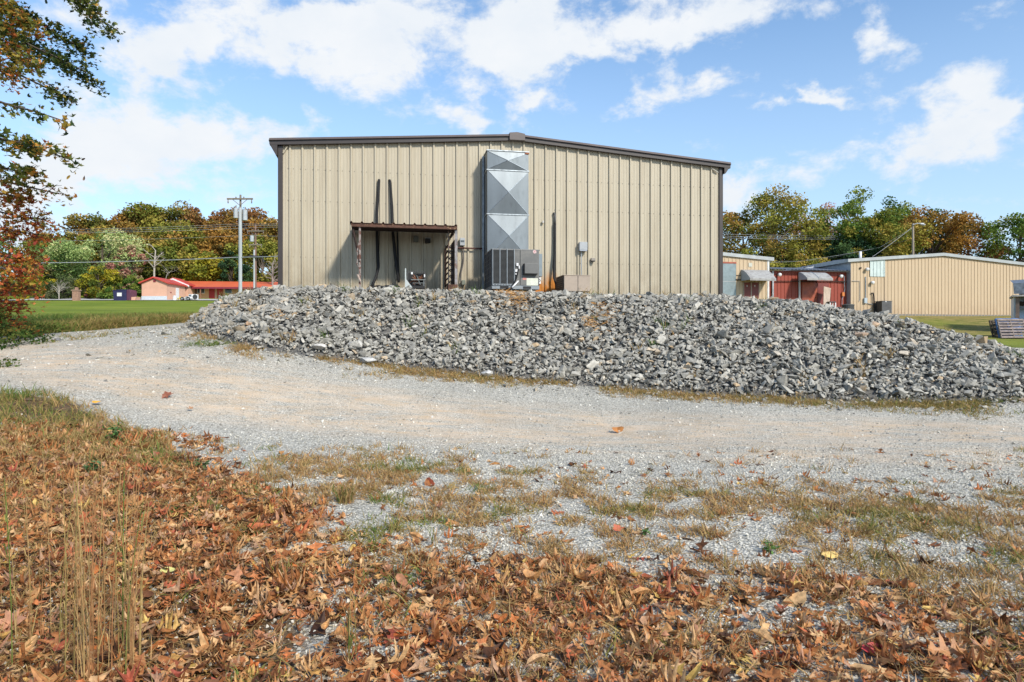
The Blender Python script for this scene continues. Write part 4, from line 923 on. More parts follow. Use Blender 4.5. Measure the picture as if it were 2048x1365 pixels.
# ---- refrigerant line sets
def z1(x, y, o): return ml(640+x/3.9, 250+y/3.9, o)
def z2(x, y, o): return ml(880+x/3.9, 250+y/3.9, o)
def z7(x, y, o): return ml(690+x/7.585, 430+y/7.585, o)
ls = thing('line_set', 'thick black insulated pipe down the wall, left of the pair crossing the rusty canopy', 'pipe', MF, z1(408, 1250, .5))
mb = MB(); mb.tube([z1(461, 431, -.02), z1(460, 431, .07), z1(459, 450, .09), z1(452, 560, .10), z1(444, 700, .11), z1(446, 900, .12), z1(452, 1050, .16), z1(455, 1110, .22), z1(435, 1190, .42), z1(408, 1255, .6)], [.030, .031, .031, .032, .034, .040, .042, .040, .038, .035], 10); mb.build('insulated_pipe', BRUB, ls, smooth=True)
mb = MB(); mb.tube([z1(468, 435, .03), z1(462, 600, .08), z1(466, 740, .09), z1(460, 1000, .12), z1(446, 1215, .3)], .008, 5); mb.build('control_wire', BLK, ls)
ls = thing('line_set', 'thick black insulated pipe down the wall, right one of the pair crossing the rusty canopy', 'pipe', MF, z1(615, 1225, .3))
mb = MB(); mb.tube([z1(540, 434, -.02), z1(544, 433, .07), z1(550, 455, .09), z1(558, 600, .10), z1(562, 760, .11), z1(574, 900, .13), z1(588, 1040, .16), z1(600, 1130, .2), z1(614, 1228, .3)], [.030, .031, .031, .032, .034, .042, .042, .040, .036], 10); mb.build('insulated_pipe', BRUB, ls, smooth=True)
mb = MB(); mb.tube([z1(604, 810, .06), z1(606, 960, .09), z1(610, 1100, .12), z1(618, 1225, .2)], [.016, .026, .026, .022], 8); mb.build('insulated_pipe', BRUB, ls, smooth=True)
mb = MB(); mb.tube([z1(556, 460, .05), z1(570, 640, .09), z1(576, 800, .1), z1(584, 1000, .14), z1(580, 1190, .2), z1(592, 1222, .25), z1(604, 1190, .25)], .008, 5); mb.build('control_wire', BLK, ls)
ls = thing('line_set', 'black insulated pipe down the wall between the two air conditioners', 'pipe', MF, z2(905, 1275, .3))
mb = MB(); mb.tube([z2(884, 692, -.02), z2(890, 690, .06), z2(896, 700, .07), z2(898, 740, .07), z2(896, 775, .07)], .028, 8); mb.build('bare_pipe', mat('old_pipe', (.07, .07, .07), .5), ls, smooth=True)
mb = MB(); mb.tube([z2(896, 770, .08), z2(896, 900, .08), z2(895, 1000, .09), z2(890, 1100, .12), z2(890, 1195, .16), z2(903, 1240, .22), z2(909, 1280, .3)], [.036, .036, .036, .040, .032, .026, .02], 10); mb.build('insulated_pipe', BRUB, ls, smooth=True)
# ---- rusty canopy
OK_ = 1.45
RUST = mat('rusty_steel', (.10, .045, .028), .85, var=.35, scale=9, dirt=(.30, .20, .10), dscale=7, dthr=.60, dwid=.06, bump=.4, bscale=30)
RUSD = mat('dark_rust', (.035, .02, .015), .9, var=.3, scale=9); PAINT = mat('flaking_paint', (.34, .29, .26), .7, var=.3, scale=12, dirt=(.10, .04, .025), dscale=12, dthr=.5, dwid=.06)
kl, kr = ml(702.5, 450, OK_), ml(914.5, 457, OK_); kz1 = (ml(760, 447.6, OK_)[2]+ml(860, 451, OK_)[2])/2; kz0 = kz1-.085
cnp = thing('rusty_canopy', 'rusty corroded steel canopy on posts over the air conditioning equipment', 'canopy', MF, (kl[0], -OK_, PADZ))
mb = MB(); mb.box(kl[0], kr[0], -OK_, -OK_+.04, kz0, kz1); mb.box(kl[0], kr[0], -OK_+.04, -OK_+.10, kz0, kz0+.02); mb.build('fascia_beam', RUST, cnp)
mb = MB(); x = kl[0]; prof = []
while x < kr[0]+.001:
    prof += [(x-.035, 0), (x-.012, .035), (x+.012, .035), (x+.035, 0)]; x += .252
o = len(mb.v); n = len(prof)
for yy, dz in ((-OK_-.03, .004), (-.03, .10)):
    for (px, pz) in prof: mb.v.append((px, yy, kz1+dz+pz))
for i in range(n-1): mb.f.append((o+i, o+i+1, o+n+i+1, o+n+i)); mb.m.append(0)
rs_ = mb.build('roof_sheet', RUST, cnp); sm = rs_.modifiers.new('thickness', 'SOLIDIFY'); sm.thickness = .006
for yy in (-.30, -.75, -1.15):
    mb = MB(); mb.box(kl[0]+.02, kr[0]-.02, yy-.03, yy+.03, kz0+.01+(.10*(OK_+yy)/OK_), kz1-.02+(.10*(OK_+yy)/OK_)); mb.build('purlin', RUSD, cnp)
MB().box(kl[0]+.0, kl[0]+.04, -OK_+.1, -.03, kz0-.0, kz1).build('end_beam', RUSD, cnp); MB().box(kr[0]-.04, kr[0], -OK_+.1, -.03, kz0, kz1).build('end_beam', RUSD, cnp)
pl = ml(719.7, 500, OK_-.05)[0]; pr = ml(912.6, 500, OK_-.05)[0]
mb = MB(); mb.box(pl-.024, pl+.024, -OK_+.045, -OK_+.055, PADZ-.1, kz0+.003); mb.box(pl+.014, pl+.024, -OK_+.0555, -OK_+.11, PADZ-.1, kz0+.003); mb.build('post', PAINT, cnp)
mb = MB(); mb.box(pr-.035, pr+.03, -OK_+.045, -OK_+.06, PADZ-.1, kz0+.003); mb.box(pr+.02, pr+.03, -OK_+.0605, -OK_+.11, PADZ-.1, kz0+.003); mb.build('post', mat('old_grey_post', (.25, .24, .24), .6, var=.3, scale=8, dirt=(.12, .06, .04), dscale=6), cnp)
mb = MB(); mb.tube([z7(112, 175, OK_-.1), z7(190, 560, OK_-.1), z7(222, 720, OK_-.06)], .028, 5); mb.build('brace', RUSD, cnp)
mb = MB(); mb.tube([z7(188, 905, OK_-.0), z7(232, 1010, OK_-.0)], .022, 5); mb.build('loose_strip', mat('wood_strip', (.42, .33, .27), .8), cnp)
mb = MB()
mb.tube([z7(205, 430, OK_-.02), z7(182, 560, OK_-.01), z7(196, 640, OK_-.02), z7(180, 745, OK_-.01), z7(205, 800, OK_-.02)], [.012, .016, .01, .016, .008], 5); mb.build('flaking_metal', PAINT, cnp)
# lattice of angle steel on the right side
xa = z7(1570, 500, .95)[0]; mb = MB()
for xx in (xa-.0, xa+.135): mb.box(xx-.012, xx+.012, -.96, -.93, PADZ-.1, kz0+.05)
zz = PADZ; k = 0
while zz < kz0-.35: mb.tube([(xa, -.945, zz), (xa+.135, -.945, zz+.11)] if k % 2 == 0 else [(xa+.135, -.945, zz), (xa, -.945, zz+.11)], .014, 4); zz += .075; k += 1
mb.build('lattice', PAINT, cnp)
# open side frame: uprights and rungs
mb = MB(); xs = z7(1650, 700, 1.2)[0]
mb.box(xs-.01, xs+.01, -1.34, -.55, PADZ-.1, kz0-.25); mb.build('side_panel', RUSD, cnp)
mb = MB()
for q in range(8): mb.box(xa-.02, xa+.01, -.93, -.25, PADZ+.12+q*.14, PADZ+.145+q*.14)
mb.box(xa-.02, xa+.01, -.27, -.24, PADZ-.1, PADZ+1.2); mb.build('rung', RUSD, cnp)
mb = MB(); mb.box(pr-.2, pr+.03, -OK_+.02, -OK_+.5, PADZ-.15, PADZ+.07); mb.build('base_plate', RUST, cnp)
# ---- boxes, lights, pipes on the wall
GBX = mat('grey_box', (.33, .345, .35), .45, .2, var=.12, scale=6)
def wallbox(name, x0, x1, y0, y1, out, m, label, cat, lipm=None, group=None):
    a = ml(x0, y0, out); b2 = ml(x1, y1, out); t = thing(name, label, cat, MF, (a[0], -out, b2[2]), group)
    mb = MB(); mb.box(a[0], b2[0], -out, -.036, b2[2], a[2]); mb.build('housing', m, t, bevel=.006); return t, a, b2
t, a, b2 = wallbox('meter_box', 920, 930, 476, 491.5, .16, GBX, 'small pale grey meter box on the wall, right of the rusty canopy', 'meter box')
mb = MB(); mb.box(a[0]+.02, b2[0]-.02, -.168, -.162, (a[2]+b2[2])/2-.01, (a[2]+b2[2])/2+.035); mb.build('meter_window', mat('meter_glass', (.08, .09, .09), .15), t)
mb = MB(); mb.tube([ml(926, 491, .08), ml(926.5, 505, .07), ml(927, 517, .07), ml(925.5, 530, .07), ml(922, 546, .07), ml(921.3, 562, .09), ml(924.5, 573, .12)], .018, 8)
mb.build('conduit', mat('flex_conduit', (.10, .09, .085), .5, var=.3), t, smooth=True)
t, a, b2 = wallbox('junction_box', 923.8, 930.6, 560.5, 570, .14, mat('greenish_box', (.17, .19, .15), .5), 'little dull green junction box at the base of the wall under the meter box', 'junction box')
t, a, b2 = wallbox('disconnect_box', 1159.6, 1174.6, 484.3, 502.6, .17, mat('pale_blue_grey_box', (.36, .39, .44), .4, .2, var=.1), 'pale blue grey electrical box with side lever above the tan condenser', 'electrical box')
mb = MB(); mb.box(a[0]-.006, b2[0]+.006, -.176, -.168, b2[2]+.03, a[2]+.004); mb.build('door', GBX, t, bevel=.003)
mb = MB(); mb.box(b2[0], b2[0]+.035, -.14, -.10, (a[2]+b2[2])/2-.04, (a[2]+b2[2])/2+.02); mb.build('lever', BLK, t)
mb = MB(); mb.tube([ml(1162.5, 502, .07), ml(1162.5, 525, .07), ml(1162.8, 552, .08)], .016, 8); mb.build('conduit', GBX, t)
t, a, b2 = wallbox('vent_hood', 1182.8, 1191, 516.2, 522, .13, mat('vent_tan', (.26, .23, .19), .5), 'small tan hooded wall outlet to the right of the electrical box', 'vent')
mb = MB(); mb.box(a[0]+.01, b2[0]-.01, -.135, -.05, b2[2]-.02, b2[2]-.002); mb.build('opening', BLK, t)
t, a, b2 = wallbox('sensor', 1084.6, 1088.2, 441.5, 446.5, .09, mat('sensor_cream', (.5, .47, .42), .5), 'tiny pale sensor fixed to the wall right of the duct', 'sensor')
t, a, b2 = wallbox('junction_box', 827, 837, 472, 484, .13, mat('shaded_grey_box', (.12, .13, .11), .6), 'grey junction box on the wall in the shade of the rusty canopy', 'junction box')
t, a, b2 = wallbox('wall_lamp', 851, 861, 477, 485.5, .20, BLK, 'black wall lamp with a pale top in the shade of the rusty canopy', 'lamp')
mb = MB(); mb.box(a[0]-.006, b2[0]+.006, -.205, -.04, a[2]+.002, a[2]+.02); mb.build('lamp_cap', GBX, t)
mb = MB(); mb.tube([ml(890.6, 575, .1), ml(890.6, 500, .1), ml(891.5, 496.8, .1), ml(896, 495.5, .1), ml(920, 496.3, .1), ml(950, 497.3, .1), ml(966, 497.4, .1)], .021, 8)
solo(mb, 'gas_pipe', mat('rusty_pipe', (.10, .04, .03), .8, var=.3, scale=10), 'rusty horizontal pipe along the wall between canopy and air conditioner', 'pipe', MF, ml(890.6, 575, .1), smooth=True)
# ---- stripped condenser under the canopy
OG = .95; a = ml(814, 543, OG); b_ = ml(851.5, 571, OG); y = -OG
gt = thing('stripped_condenser', 'broken open condenser with exposed pipes under the rusty canopy', 'air conditioner', MF, (a[0], y, b_[2]-.05))
mb = MB(); mb.box(a[0]+.02, b_[0]-.02, y+.25, y+.30, b_[2]-.03, a[2]-.02); mb.box(a[0]+.02, b_[0]-.02, y, y+.3, b_[2]-.08, b_[2]-.02); mb.box(b_[0]-.20, b_[0]-.03, y+.1, y+.24, (a[2]+b_[2])/2-.03, a[2]-.03); mb.build('chassis', BLK, gt)
mb = MB()
for xx in (a[0]+.02, b_[0]-.02):
    for yy in (y+.01, y+.27): mb.box(xx-.01, xx+.01, yy-.01, yy+.01, b_[2]-.03, a[2])
mb.box(a[0], b_[0], y, y+.025, a[2]-.018, a[2]+.0); mb.build('frame', mat('frame_dark', (.05, .05, .05), .6), gt)
mb = MB(); c = (a[0]+.17, y+.12)
mb.tube([(c[0], c[1], b_[2]-.02), (c[0], c[1], b_[2]+.12)], .06, 10); mb.tube([(c[0], c[1], b_[2]+.12), (c[0], c[1], b_[2]+.15)], .045, 10); mb.build('compressor', mat('compressor_black', (.03, .025, .025), .5), gt)
mb = MB(); r_ = np.random.RandomState(5)
for q in range(7):
    p0 = np.array([a[0]+.06+r_.rand()*.3, y+.03+r_.rand()*.08, b_[2]+r_.rand()*.1]); p3 = np.array([a[0]+.06+r_.rand()*.36, y+.02+r_.rand()*.08, a[2]-.03-r_.rand()*.15]); mb.tube([p0, p0*.6+p3*.4+np.array([.03, -.02, .02]), p3], .008, 5)
mb.build('copper_pipe', mat('copper_tarnished', (.30, .13, .07), .5, .5, var=.3), gt)
mb = MB()
for q in range(5): z = b_[2]+.03+q*.012*(q % 3); 
mb.tube([(a[0]+.1, y-.01, b_[2]+.13), (b_[0]-.01, y-.01, b_[2]+.135)], .012, 6); mb.tube([(a[0]+.14, y-.01, b_[2]+.05), (b_[0]-.03, y, b_[2]+.055)], .008, 5); mb.tube([(a[0]+.24, y-.01, a[2]-.1), (a[0]+.33, y-.01, b_[2]+.01)], .010, 5); mb.tube([(b_[0]-.05, y-.01, b_[2]+.14), (b_[0]-.05, y-.01, b_[2]-.03)], .010, 5); mb.build('steel_pipe', mat('pipe_grey', (.26, .28, .27), .4, .4), gt)
mb = MB(); mb.box(a[0]+.10, a[0]+.145, y-.01, y+.01, a[2]-.075, a[2]-.02); mb.build('control_board', WHT, gt); MB().box(b_[0]-.045, b_[0]-.015, y-.012, y+.01, a[2]-.14, a[2]-.07).build('relay_box', WHT, gt)
a = z7(918, 1085, 1.25); mb = MB(); z_t = z7(918, 812, 1.25)[2]; x = a[0]
mb.prism([(x-.014, a[2]-.03), (x+.17, a[2]-.03), (x+.02, a[2]+.17), (x+.014, z_t), (x-.014, z_t)], -1.26, -1.25)
solo(mb, 'metal_bracket', mat('pale_metal', (.45, .48, .46), .5, .3, var=.1), 'pale upright metal bracket with a flared foot beside the broken condenser', 'bracket', MF, (x, -1.25, a[2]-.03))
# coil of black hose on the stones
c = ml(757, 575.5, 1.45); mb = MB(); r_ = np.random.RandomState(3); pts = []
for t_ in range(26): a_ = t_*.9; pts.append(c+np.array([math.cos(a_)*.16*(.6+.6*r_.rand())-.2+.018*t_, math.sin(a_)*.14, -.03+.05*r_.rand()+.001*t_]))
pts += [c+np.array([.30, -.05, .04]), c+np.array([.42, 0, .06]), c+np.array([.5, .02, .0])]
mb.tube(pts, .035, 7); solo(mb, 'hose_coil', BRUB, 'tangle of black hose lying on the rocks under the rusty canopy', 'hose', MF, c, smooth=True)
mb = MB(); c = ml(661, 572, .6); mb.tube([c+np.array([0, 0, -.1]), c+np.array([.005, 0, .06])], .012, 5); solo(mb, 'steel_stake', RUSD, 'short dark stake in the rocks left of the rusty canopy', 'stake', MF, c)

# ================================================================== building behind, right
o2 = P(1447, 682.5, 51.); BF = Frame((o2[0], o2[1], 0), TH)
def bl(px, py, out=0.): return BF.loc(px, py, out)
def zr(x, y, o=0.): return bl(1440+x/6.02, 500+y/6.02, o)
BZ = CZ+2.05
TANW = siding_mat('tan_siding', (.50, .385, .25), None, (.38, .27, .17)); REDW = siding_mat('red_siding', (.27, .052, .03), None, (.15, .035, .025)); GRT = mat('grey_roof_trim', (.36, .38, .375), .5, .2, var=.12, scale=2)
REDD = mat('red_door_paint', (.36, .085, .04), .5, var=.2, scale=3, dirt=(.22, .05, .03), dscale=2); DRED = mat('dark_red_door', (.17, .03, .022), .5, var=.2)
ribT0 = zr(192, 400)[0]; ribTs = .305
# left tan block
lb_ = thing('tan_warehouse', 'tan ribbed metal building end with a double door, seen beside the big building', 'building', BF, (-6, 0, BZ))
xl, xc = -6., zr(585, 300)[0]; tl = zr(40, 75)[2]; tcz = zr(580, 130)[2]; sl_ = (tcz-tl)/(xc-zr(40, 75)[0])
tz = lambda x: tl+sl_*(x-zr(40, 75)[0])
mb = MB(); ribbed(mb, xl, xc, BZ-.3, tz, ribT0, ribTs, .03, False); mb.build('front_wall', TANW, lb_)
mb = MB(); mb.quad((xc, 0, BZ-.3), (xc, 14, BZ-.3), (xc, 14, tz(xc)), (xc, 0, tz(xc))); mb.build('side_wall', TANW, lb_)
mb = MB()
def slope_slab(mb, xa, xb, fz, y0, y1, lo, hi):
    mb.add([(xa, y0, fz(xa)+lo), (xb, y0, fz(xb)+lo), (xb, y1, fz(xb)+lo), (xa, y1, fz(xa)+lo), (xa, y0, fz(xa)+hi), (xb, y0, fz(xb)+hi), (xb, y1, fz(xb)+hi), (xa, y1, fz(xa)+hi)],
           [(0,3,2,1),(4,5,6,7),(0,1,5,4),(2,3,7,6),(1,2,6,5),(3,0,4,7)])
slope_slab(mb, xl, xc+.38, tz, -.14, 14, .0, .26); mb.build('roof', GRT, lb_)
mb = MB(); mb.box(xc-.12, xc+.03, -.05, .03, BZ-.3, tz(xc)-.01); mb.build('corner_trim', mat('white_trim', (.6, .6, .57), .5), lb_)
a, b_ = zr(36, 165), zr(187, 560); mb = MB(); mb.box(a[0]-.6, b_[0], -.07, -.01, BZ-.3, a[2]); dd_ = mb.build('panel_door', mat('grey_blue_panel', (.22, .27, .28), .4, .4, var=.15), lb_)
mb = MB(); mb.box(a[0]-.6, b_[0]+.03, -.09, -.005, a[2]+.003, a[2]+.12); mb.build('door_header', REDD, dd_)
mb = MB(); zz = zr(100, 382)[2]; mb.box(a[0]-.6, b_[0], -.08, -.071, zz-.02, zz+.02); mb.build('door_seam', GRT, dd_)
for pa, pb in ((285, 366), (378, 460)):
    a, b_ = zr(pa, 395), zr(pb, 600); mb = MB(); mb.box(a[0], b_[0], -.06, -.005, BZ-.2, a[2]); d_ = mb.build('door', DRED, lb_)
    mb = MB(); mb.box(a[0]-.045, a[0]-.002, -.075, -.005, BZ-.2, a[2]+.03); mb.box(b_[0]+.002, b_[0]+.045, -.07, -.005, BZ-.2, a[2]+.03); mb.build('frame', TAN, d_)
    mb = MB(); c = zr((pa+pb)/2-5, 437); mb.box(c[0]-.03, c[0]+.03, -.065, -.061, c[2]-.06, c[2]+.06); mb.build('notice', WHT, d_)
a, b_ = zr(343, 158), zr(385, 205); mb = MB(); mb.box(a[0], b_[0], -.04, -.031, b_[2], a[2]); mb.build('patch_panel', mat('pale_patch', (.5, .5, .42), .6), lb_)
mb = MB(); mb.tube([zr(187, 360, .06), zr(250, 362, .06)], .045, 6); mb.build('conduit', RUSD, lb_); MB().tube([zr(187, 308, .05), zr(250, 308, .05)], .02, 5).build('upper_conduit', RUSD, lb_)
AWN = mat('weathered_awning', (.42, .42, .40), .8, var=.2, scale=3, dirt=(.22, .21, .20), dscale=3, dthr=.5, dwid=.2); AWD = mat('awning_end', (.33, .36, .39), .6, var=.1)
def awning(x0p, x1p, ytp, ybp, out, label, seams):
    a = zr(x0p, ytp); b2 = zr(x1p, ytp); zb_ = zr(x0p, ybp)[2]; x0, x1, zt = a[0], b2[0], a[2]; zt2 = zb_+.0
    t = thing('awning', label, 'awning', BF, (x0, 0, zb_)); mb = MB(); n = 8; prof = []
    for k in range(n+1): s_ = k/n; prof.append((-.04-out*(s_**.85), zt-(zt-zb_-.06)*(s_**1.35)))
    prof.append((-.04-out, zb_-.04))
    ns = 26
    for k in range(len(prof)-1):
        (ya, za), (yb, zb2) = prof[k], prof[k+1]; mb.quad((x0, ya, za), (x1, ya, za), (x1, yb, zb2), (x0, yb, zb2))
    sh = mb.build('canopy_sheet', AWN, t); mb = MB()
    for k in range(ns): xa = x0+(x1-x0)*k/ns; xb = xa+(x1-x0)/ns; mb.add([(xa, -.045-out, zb_-.03), (xb, -.045-out, zb_-.03), ((xa+xb)/2+.03, -.045-out, zb_-.10), ((xa+xb)/2-.03, -.045-out, zb_-.10)], [(0, 1, 2, 3)])
    mb.build('scallop_edge', AWN, sh)
    for xx in (x0, x1):
        mb = MB(); mb.add([(xx, -.04, zb_-.02)]+[(xx, p[0], p[1]) for p in prof], [tuple(range(len(prof)+1))]); mb.build('end_panel', AWD, t)
    for s_ in seams:
        mb = MB(); xx = x0+(x1-x0)*s_; mb.tube([(xx, p[0]-.01, p[1]+.01) for p in prof], .03, 4); mb.build('seam', AWD, t)
    return t
awning(250, 555, 240, 372, 1.3, 'weathered pale awning over the double door of the tan building end', [])
# red wing
wr = thing('red_wing', 'low red ribbed metal wing with a galvanised roof between the two tan buildings', 'building', BF, (xc, .9, BZ))
xr1 = zr(1575, 300)[0]; zt = zr(1100, 262, -.5)[2]; YW = .5
mb = MB(); q0 = len(mb.v); ribbed(mb, xc, xr1, BZ-.8, lambda x: zt, zr(690, 400)[0], .305, .03, False); mb.v = [(v[0], v[1]+YW, v[2]) for v in mb.v]; mb.build('front_wall', REDW, wr)
mb = MB(); a = zr(605, 243); b_ = zr(1588, 266); mb.prism([(-.15, b_[2]), (.0, b_[2]), (.0, a[2]), (-.15, a[2])], 0, 1); vs = [(a[0]+(b_[0]-a[0])*v[1], v[0]+.25, v[2]) for v in mb.v]; m2 = MB(); m2.add(vs, mb.f); m2.build('gutter', mat('grey_brown_gutter', (.17, .155, .15), .5), wr)
mb = MB(); zg_ = a[2]+.02; xA, xB = a[0], b_[0]
h0 = zg_+.05; R1 = zr(1530, 118, -4)[2]
mb.add([(xA, .15, h0), (xB, .15, h0), (xB, 4, h0+.55), (xA, 4, h0+.55)], [(0, 1, 2, 3)])
xk = zr(770, 215, -4)[0]; xe = zr(1535, 120, -4)[0]
mb.add([(xk, 4.0, h0+.25), (xe+.35, 4.0, h0+.25), (xe, 4.0, R1), ], [(0, 1, 2)])
rf_ = mb.build('roof', mat('galvanised_roof', (.50, .55, .60), .38, .45, var=.12, scale=2, dirt=(.42, .44, .46), dscale=2), wr)
mb = MB(); nrb = 22
for k in range(nrb): x = xA+(xB-xA)*(k+.5)/nrb; mb.tube([(x, .12, h0+.03), (x, 4, h0+.58)], .035, 4)
for k in range(12): t_ = (k+.5)/12; mb.tube([(xk+(xe-xk)*t_, 3.98, h0+.28+(R1-h0-.25)*t_), (xk+(xe-xk)*t_, 5.6, h0+.34+(R1-h0-.25)*t_)], .05, 4)
mb.build('roof_rib', mat('rib_dark', (.26, .27, .29), .5, .3), rf_)
mb = MB(); a, b_ = zr(983, 395, -.5), zr(1162, 690, -.5); mb.box(a[0], b_[0], YW-.07, YW-.01, BZ-.8, a[2]); d_ = mb.build('door', REDD, wr)
mb = MB(); mb.box(b_[0]+.003, b_[0]+.06, YW-.09, YW-.01, BZ-.8, a[2]+.03); mb.build('door_frame', DRED, d_)
c = zr(1153, 572, -.42); mb = MB(); mb.tube([(c[0], YW-.12, c[2]), (c[0], YW-.07, c[2])], .04, 8); mb.build('door_knob', BLK, d_)
mb = MB(); mb.box(b_[0]+.10, b_[0]+1.02, YW-.06, YW-.01, BZ-.8, a[2]-.02); mb.build('door', DRED, wr)
for px_0 in (965, 1568):
    c = zr(px_0, 300, -.3); mb = MB(); mb.box(c[0]-.05, c[0]+.05, YW-.16, YW-.04, BZ-.7, zt-.1); mb.build('downspout', mat('pale_downspout', (.48, .5, .5), .5), wr)
c = zr(643, 300, -.3); mb = MB(); mb.box(c[0]-.06, c[0]+.06, YW-.16, YW-.04, BZ-.7, zt-.02); mb.build('downspout', GALD, wr)
mb = MB(); mb.tube([zr(660, 378, -.38), zr(1525, 382, -.38)], .035, 5); mb.tube([zr(1330, 376, -.38), zr(1525, 392, -.38)], .03, 5); mb.build('pipe', RUSD, wr)
mb = MB(); mb.tube([zr(1497, 315, -.38), zr(1497, 420, -.38), zr(1503, 470, -.38), zr(1494, 520, -.38), zr(1470, 600, -.38), zr(1470, 690, -.38)], .03, 5); mb.build('conduit', GALD, wr)
a, b_ = zr(1468, 512, -.4), zr(1495, 560, -.4); mb = MB(); mb.box(a[0], b_[0], YW-.16, YW-.035, b_[2], a[2]); mb.build('orange_box', mat('orange_box', (.55, .18, .04), .5), wr)
def flood(px, py, out, label):
    c = bl(px, py, out); t = thing('wall_light', label, 'light', BF, (c[0], -out, c[2])); mb = MB()
    n = 10
    mb.tube([c+np.array([0, .12, .03]), c+np.array([0, .02, .01]), c+np.array([0, -.08, -.03]), c+np.array([0, -.12, -.05])], [.06, .13, .15, .09], n); mb.build('lamp_head', WHT, t, smooth=True)
    mb = MB(); mb.box(c[0]-.05, c[0]+.05, c[1]+.10, -out+.30 if out < 0 else -.03, c[2]-.04, c[2]+.09); mb.build('bracket', GALD, t); return t
flood(1559, 549.8, -.2, 'white round light at the left end of the red wing')
flood(1682, 553, -.2, 'white round light at the right end of the red wing')
flood(1734.3, 539, .18, 'white round light on the tan wall left of the milky panel')
flood(1744.8, 565.6, .18, 'white round light on the tan wall below the milky panel')
awning(945, 1250, 270, 365, 1.05, 'weathered pale awning with a centre seam over the red door', [.45])
# leaning board, stool, round condenser
a = zr(1250, 440, .25); mb = MB(); pts = [zr(1246, 690, .75), zr(1316, 700, .75), zr(1336, 462, .12), zr(1250, 440, .12)]; q = [p+np.array([0, .03, 0]) for p in pts]
mb.add(pts+q, [(0,1,2,3),(7,6,5,4),(0,4,5,1),(1,5,6,2),(2,6,7,3),(3,7,4,0)]); solo(mb, 'leaning_board', mat('plywood', (.42, .33, .25), .8, var=.2, scale=3, stretch=(1,1,.2)), 'tan plywood board leaning on the red wall beside the door', 'board', BF, tuple(pts[0]))
a, b_ = zr(1322, 622, 1.), zr(1400, 690, 1.); t = thing('stool', 'small stool with pale legs standing on the ground beside the leaning board', 'stool', BF, (a[0], -1., b_[2]-.3))
mb = MB(); mb.box(a[0], b_[0], -1., -.6, a[2]-.08, a[2]); mb.build('seat', mat('dark_seat', (.05, .045, .045), .6), t, bevel=.02)
for xx in (a[0]+.05, b_[0]-.05):
    for yy in (-.97, -.63): mb = MB(); mb.box(xx-.04, xx+.04, yy-.03, yy+.03, b_[2]-.35, a[2]-.085); mb.build('leg', WHT, t)
a, b_ = zr(1478, 655, 2.), zr(1605, 720, 2.); t = thing('round_condenser', 'dark round topped condenser half hidden by the rock heap, below the red wing', 'air conditioner', BF, ((a[0]+b_[0])/2, -2., b_[2]-.6)); cx = (a[0]+b_[0])/2; rr_ = (b_[0]-a[0])/2
mb = MB(); mb.tube([(cx, -2, b_[2]-.6), (cx, -2, a[2]-.1)], rr_*.95, 20); mb.build('casing', DKG, t)
mb = MB(); mb.tube([(cx, -2, a[2]-.098), (cx, -2, a[2]-.03), (cx, -2, a[2])], [rr_, rr_, rr_*.7], 20); mb.build('fan_guard', mat('guard_dark', (.08, .085, .085), .5), t)
# right tan block
rb = thing('tan_warehouse', 'long tan ribbed metal building with a low gable and milky wall panel, far right', 'building', BF, (xr1, 0, BZ))
rA = bl(1700, 523)[0]; rM = bl(1885, 513)[0]; zA = bl(1700, 524.5)[2]; zMm = bl(1885, 512.5)[2]; xE = rM+(rM-rA)
rz = lambda x: zA+(zMm-zA)*((x-rA)/(rM-rA) if x < rM else (xE-x)/(xE-rM))
mb = MB(); ribbed(mb, xr1, rM, BZ-.6, rz, bl(1713.5, 560)[0], .305, .03, False); ribbed(mb, rM, xE, BZ-.6, rz, bl(1713.5, 560)[0], .305, .03, False); mb.build('front_wall', TANW, rb)
mb = MB(); mb.quad((xr1, 0, BZ-.6), (xr1, 30, BZ-.6), (xr1, 30, rz(xr1)), (xr1, 0, rz(xr1))); mb.build('side_wall', mat('blue_grey_side', (.34, .38, .42), .5, .2), rb)
mb = MB(); mb.quad((xE, 0, BZ-.6), (xE, 30, BZ-.6), (xE, 30, rz(xE)), (xE, 0, rz(xE))); mb.build('side_wall', TANW, rb)
mb = MB(); slope_slab(mb, xr1-.35, rM, rz, -.16, 30, .0, .24); slope_slab(mb, rM+.001, xE+.4, rz, -.16, 30, .0, .24); mb.build('roof', GRT, rb)
mb = MB(); x = bl(1768.5, 560)[0]; mb.box(x-.02, x+.02, -.045, -.0, bl(1768, 626)[2], bl(1768, 520)[2]); mb.build('panel_joint', mat('joint', (.3, .22, .14), .6), rb)
a, b_ = bl(1739, 519.8), bl(1769.7, 554); mb = MB(); ribbed(mb, a[0], b_[0], b_[2], lambda x: a[2], a[0], .305, .03, False); mb.v = [(v[0], v[1]-.045, v[2]) for v in mb.v]; mb.build('milky_panel', mat('milky_fibreglass', (.50, .58, .55), .35, var=.1), rb)
mb = MB(); mb.tube([zr(1590, 376, .06), zr(1682, 378, .06), zr(1684, 470, .06), zr(1684, 600, .06), zr(1672, 622, .06)], .022, 5); mb.build('pipe', GALD, rb)
mb = MB(); mb.tube([zr(1753, 325, .07), zr(1753, 585, .07)], .04, 6); mb.build('conduit', GALD, rb); MB().tube([zr(1775, 645, .07), zr(1850, 662, .07)], .03, 5).build('feed_pipe', GALD, rb)
a, b_ = zr(1740, 580, .16), zr(1775, 645, .16); mb = MB(); mb.box(a[0], b_[0], -.16, -.036, b_[2], a[2]); mb.build('meter_box', mat('box_bluegrey', (.36, .42, .45), .4), rb, bevel=.01)
mb = MB(); mb.tube([zr(1822, 525, .08), zr(1842, 520, .12), zr(1852, 560, .12), zr(1856, 640, .14), zr(1862, 752, .2)], .055, 7); mb.build('insulated_pipe', BRUB, rb)
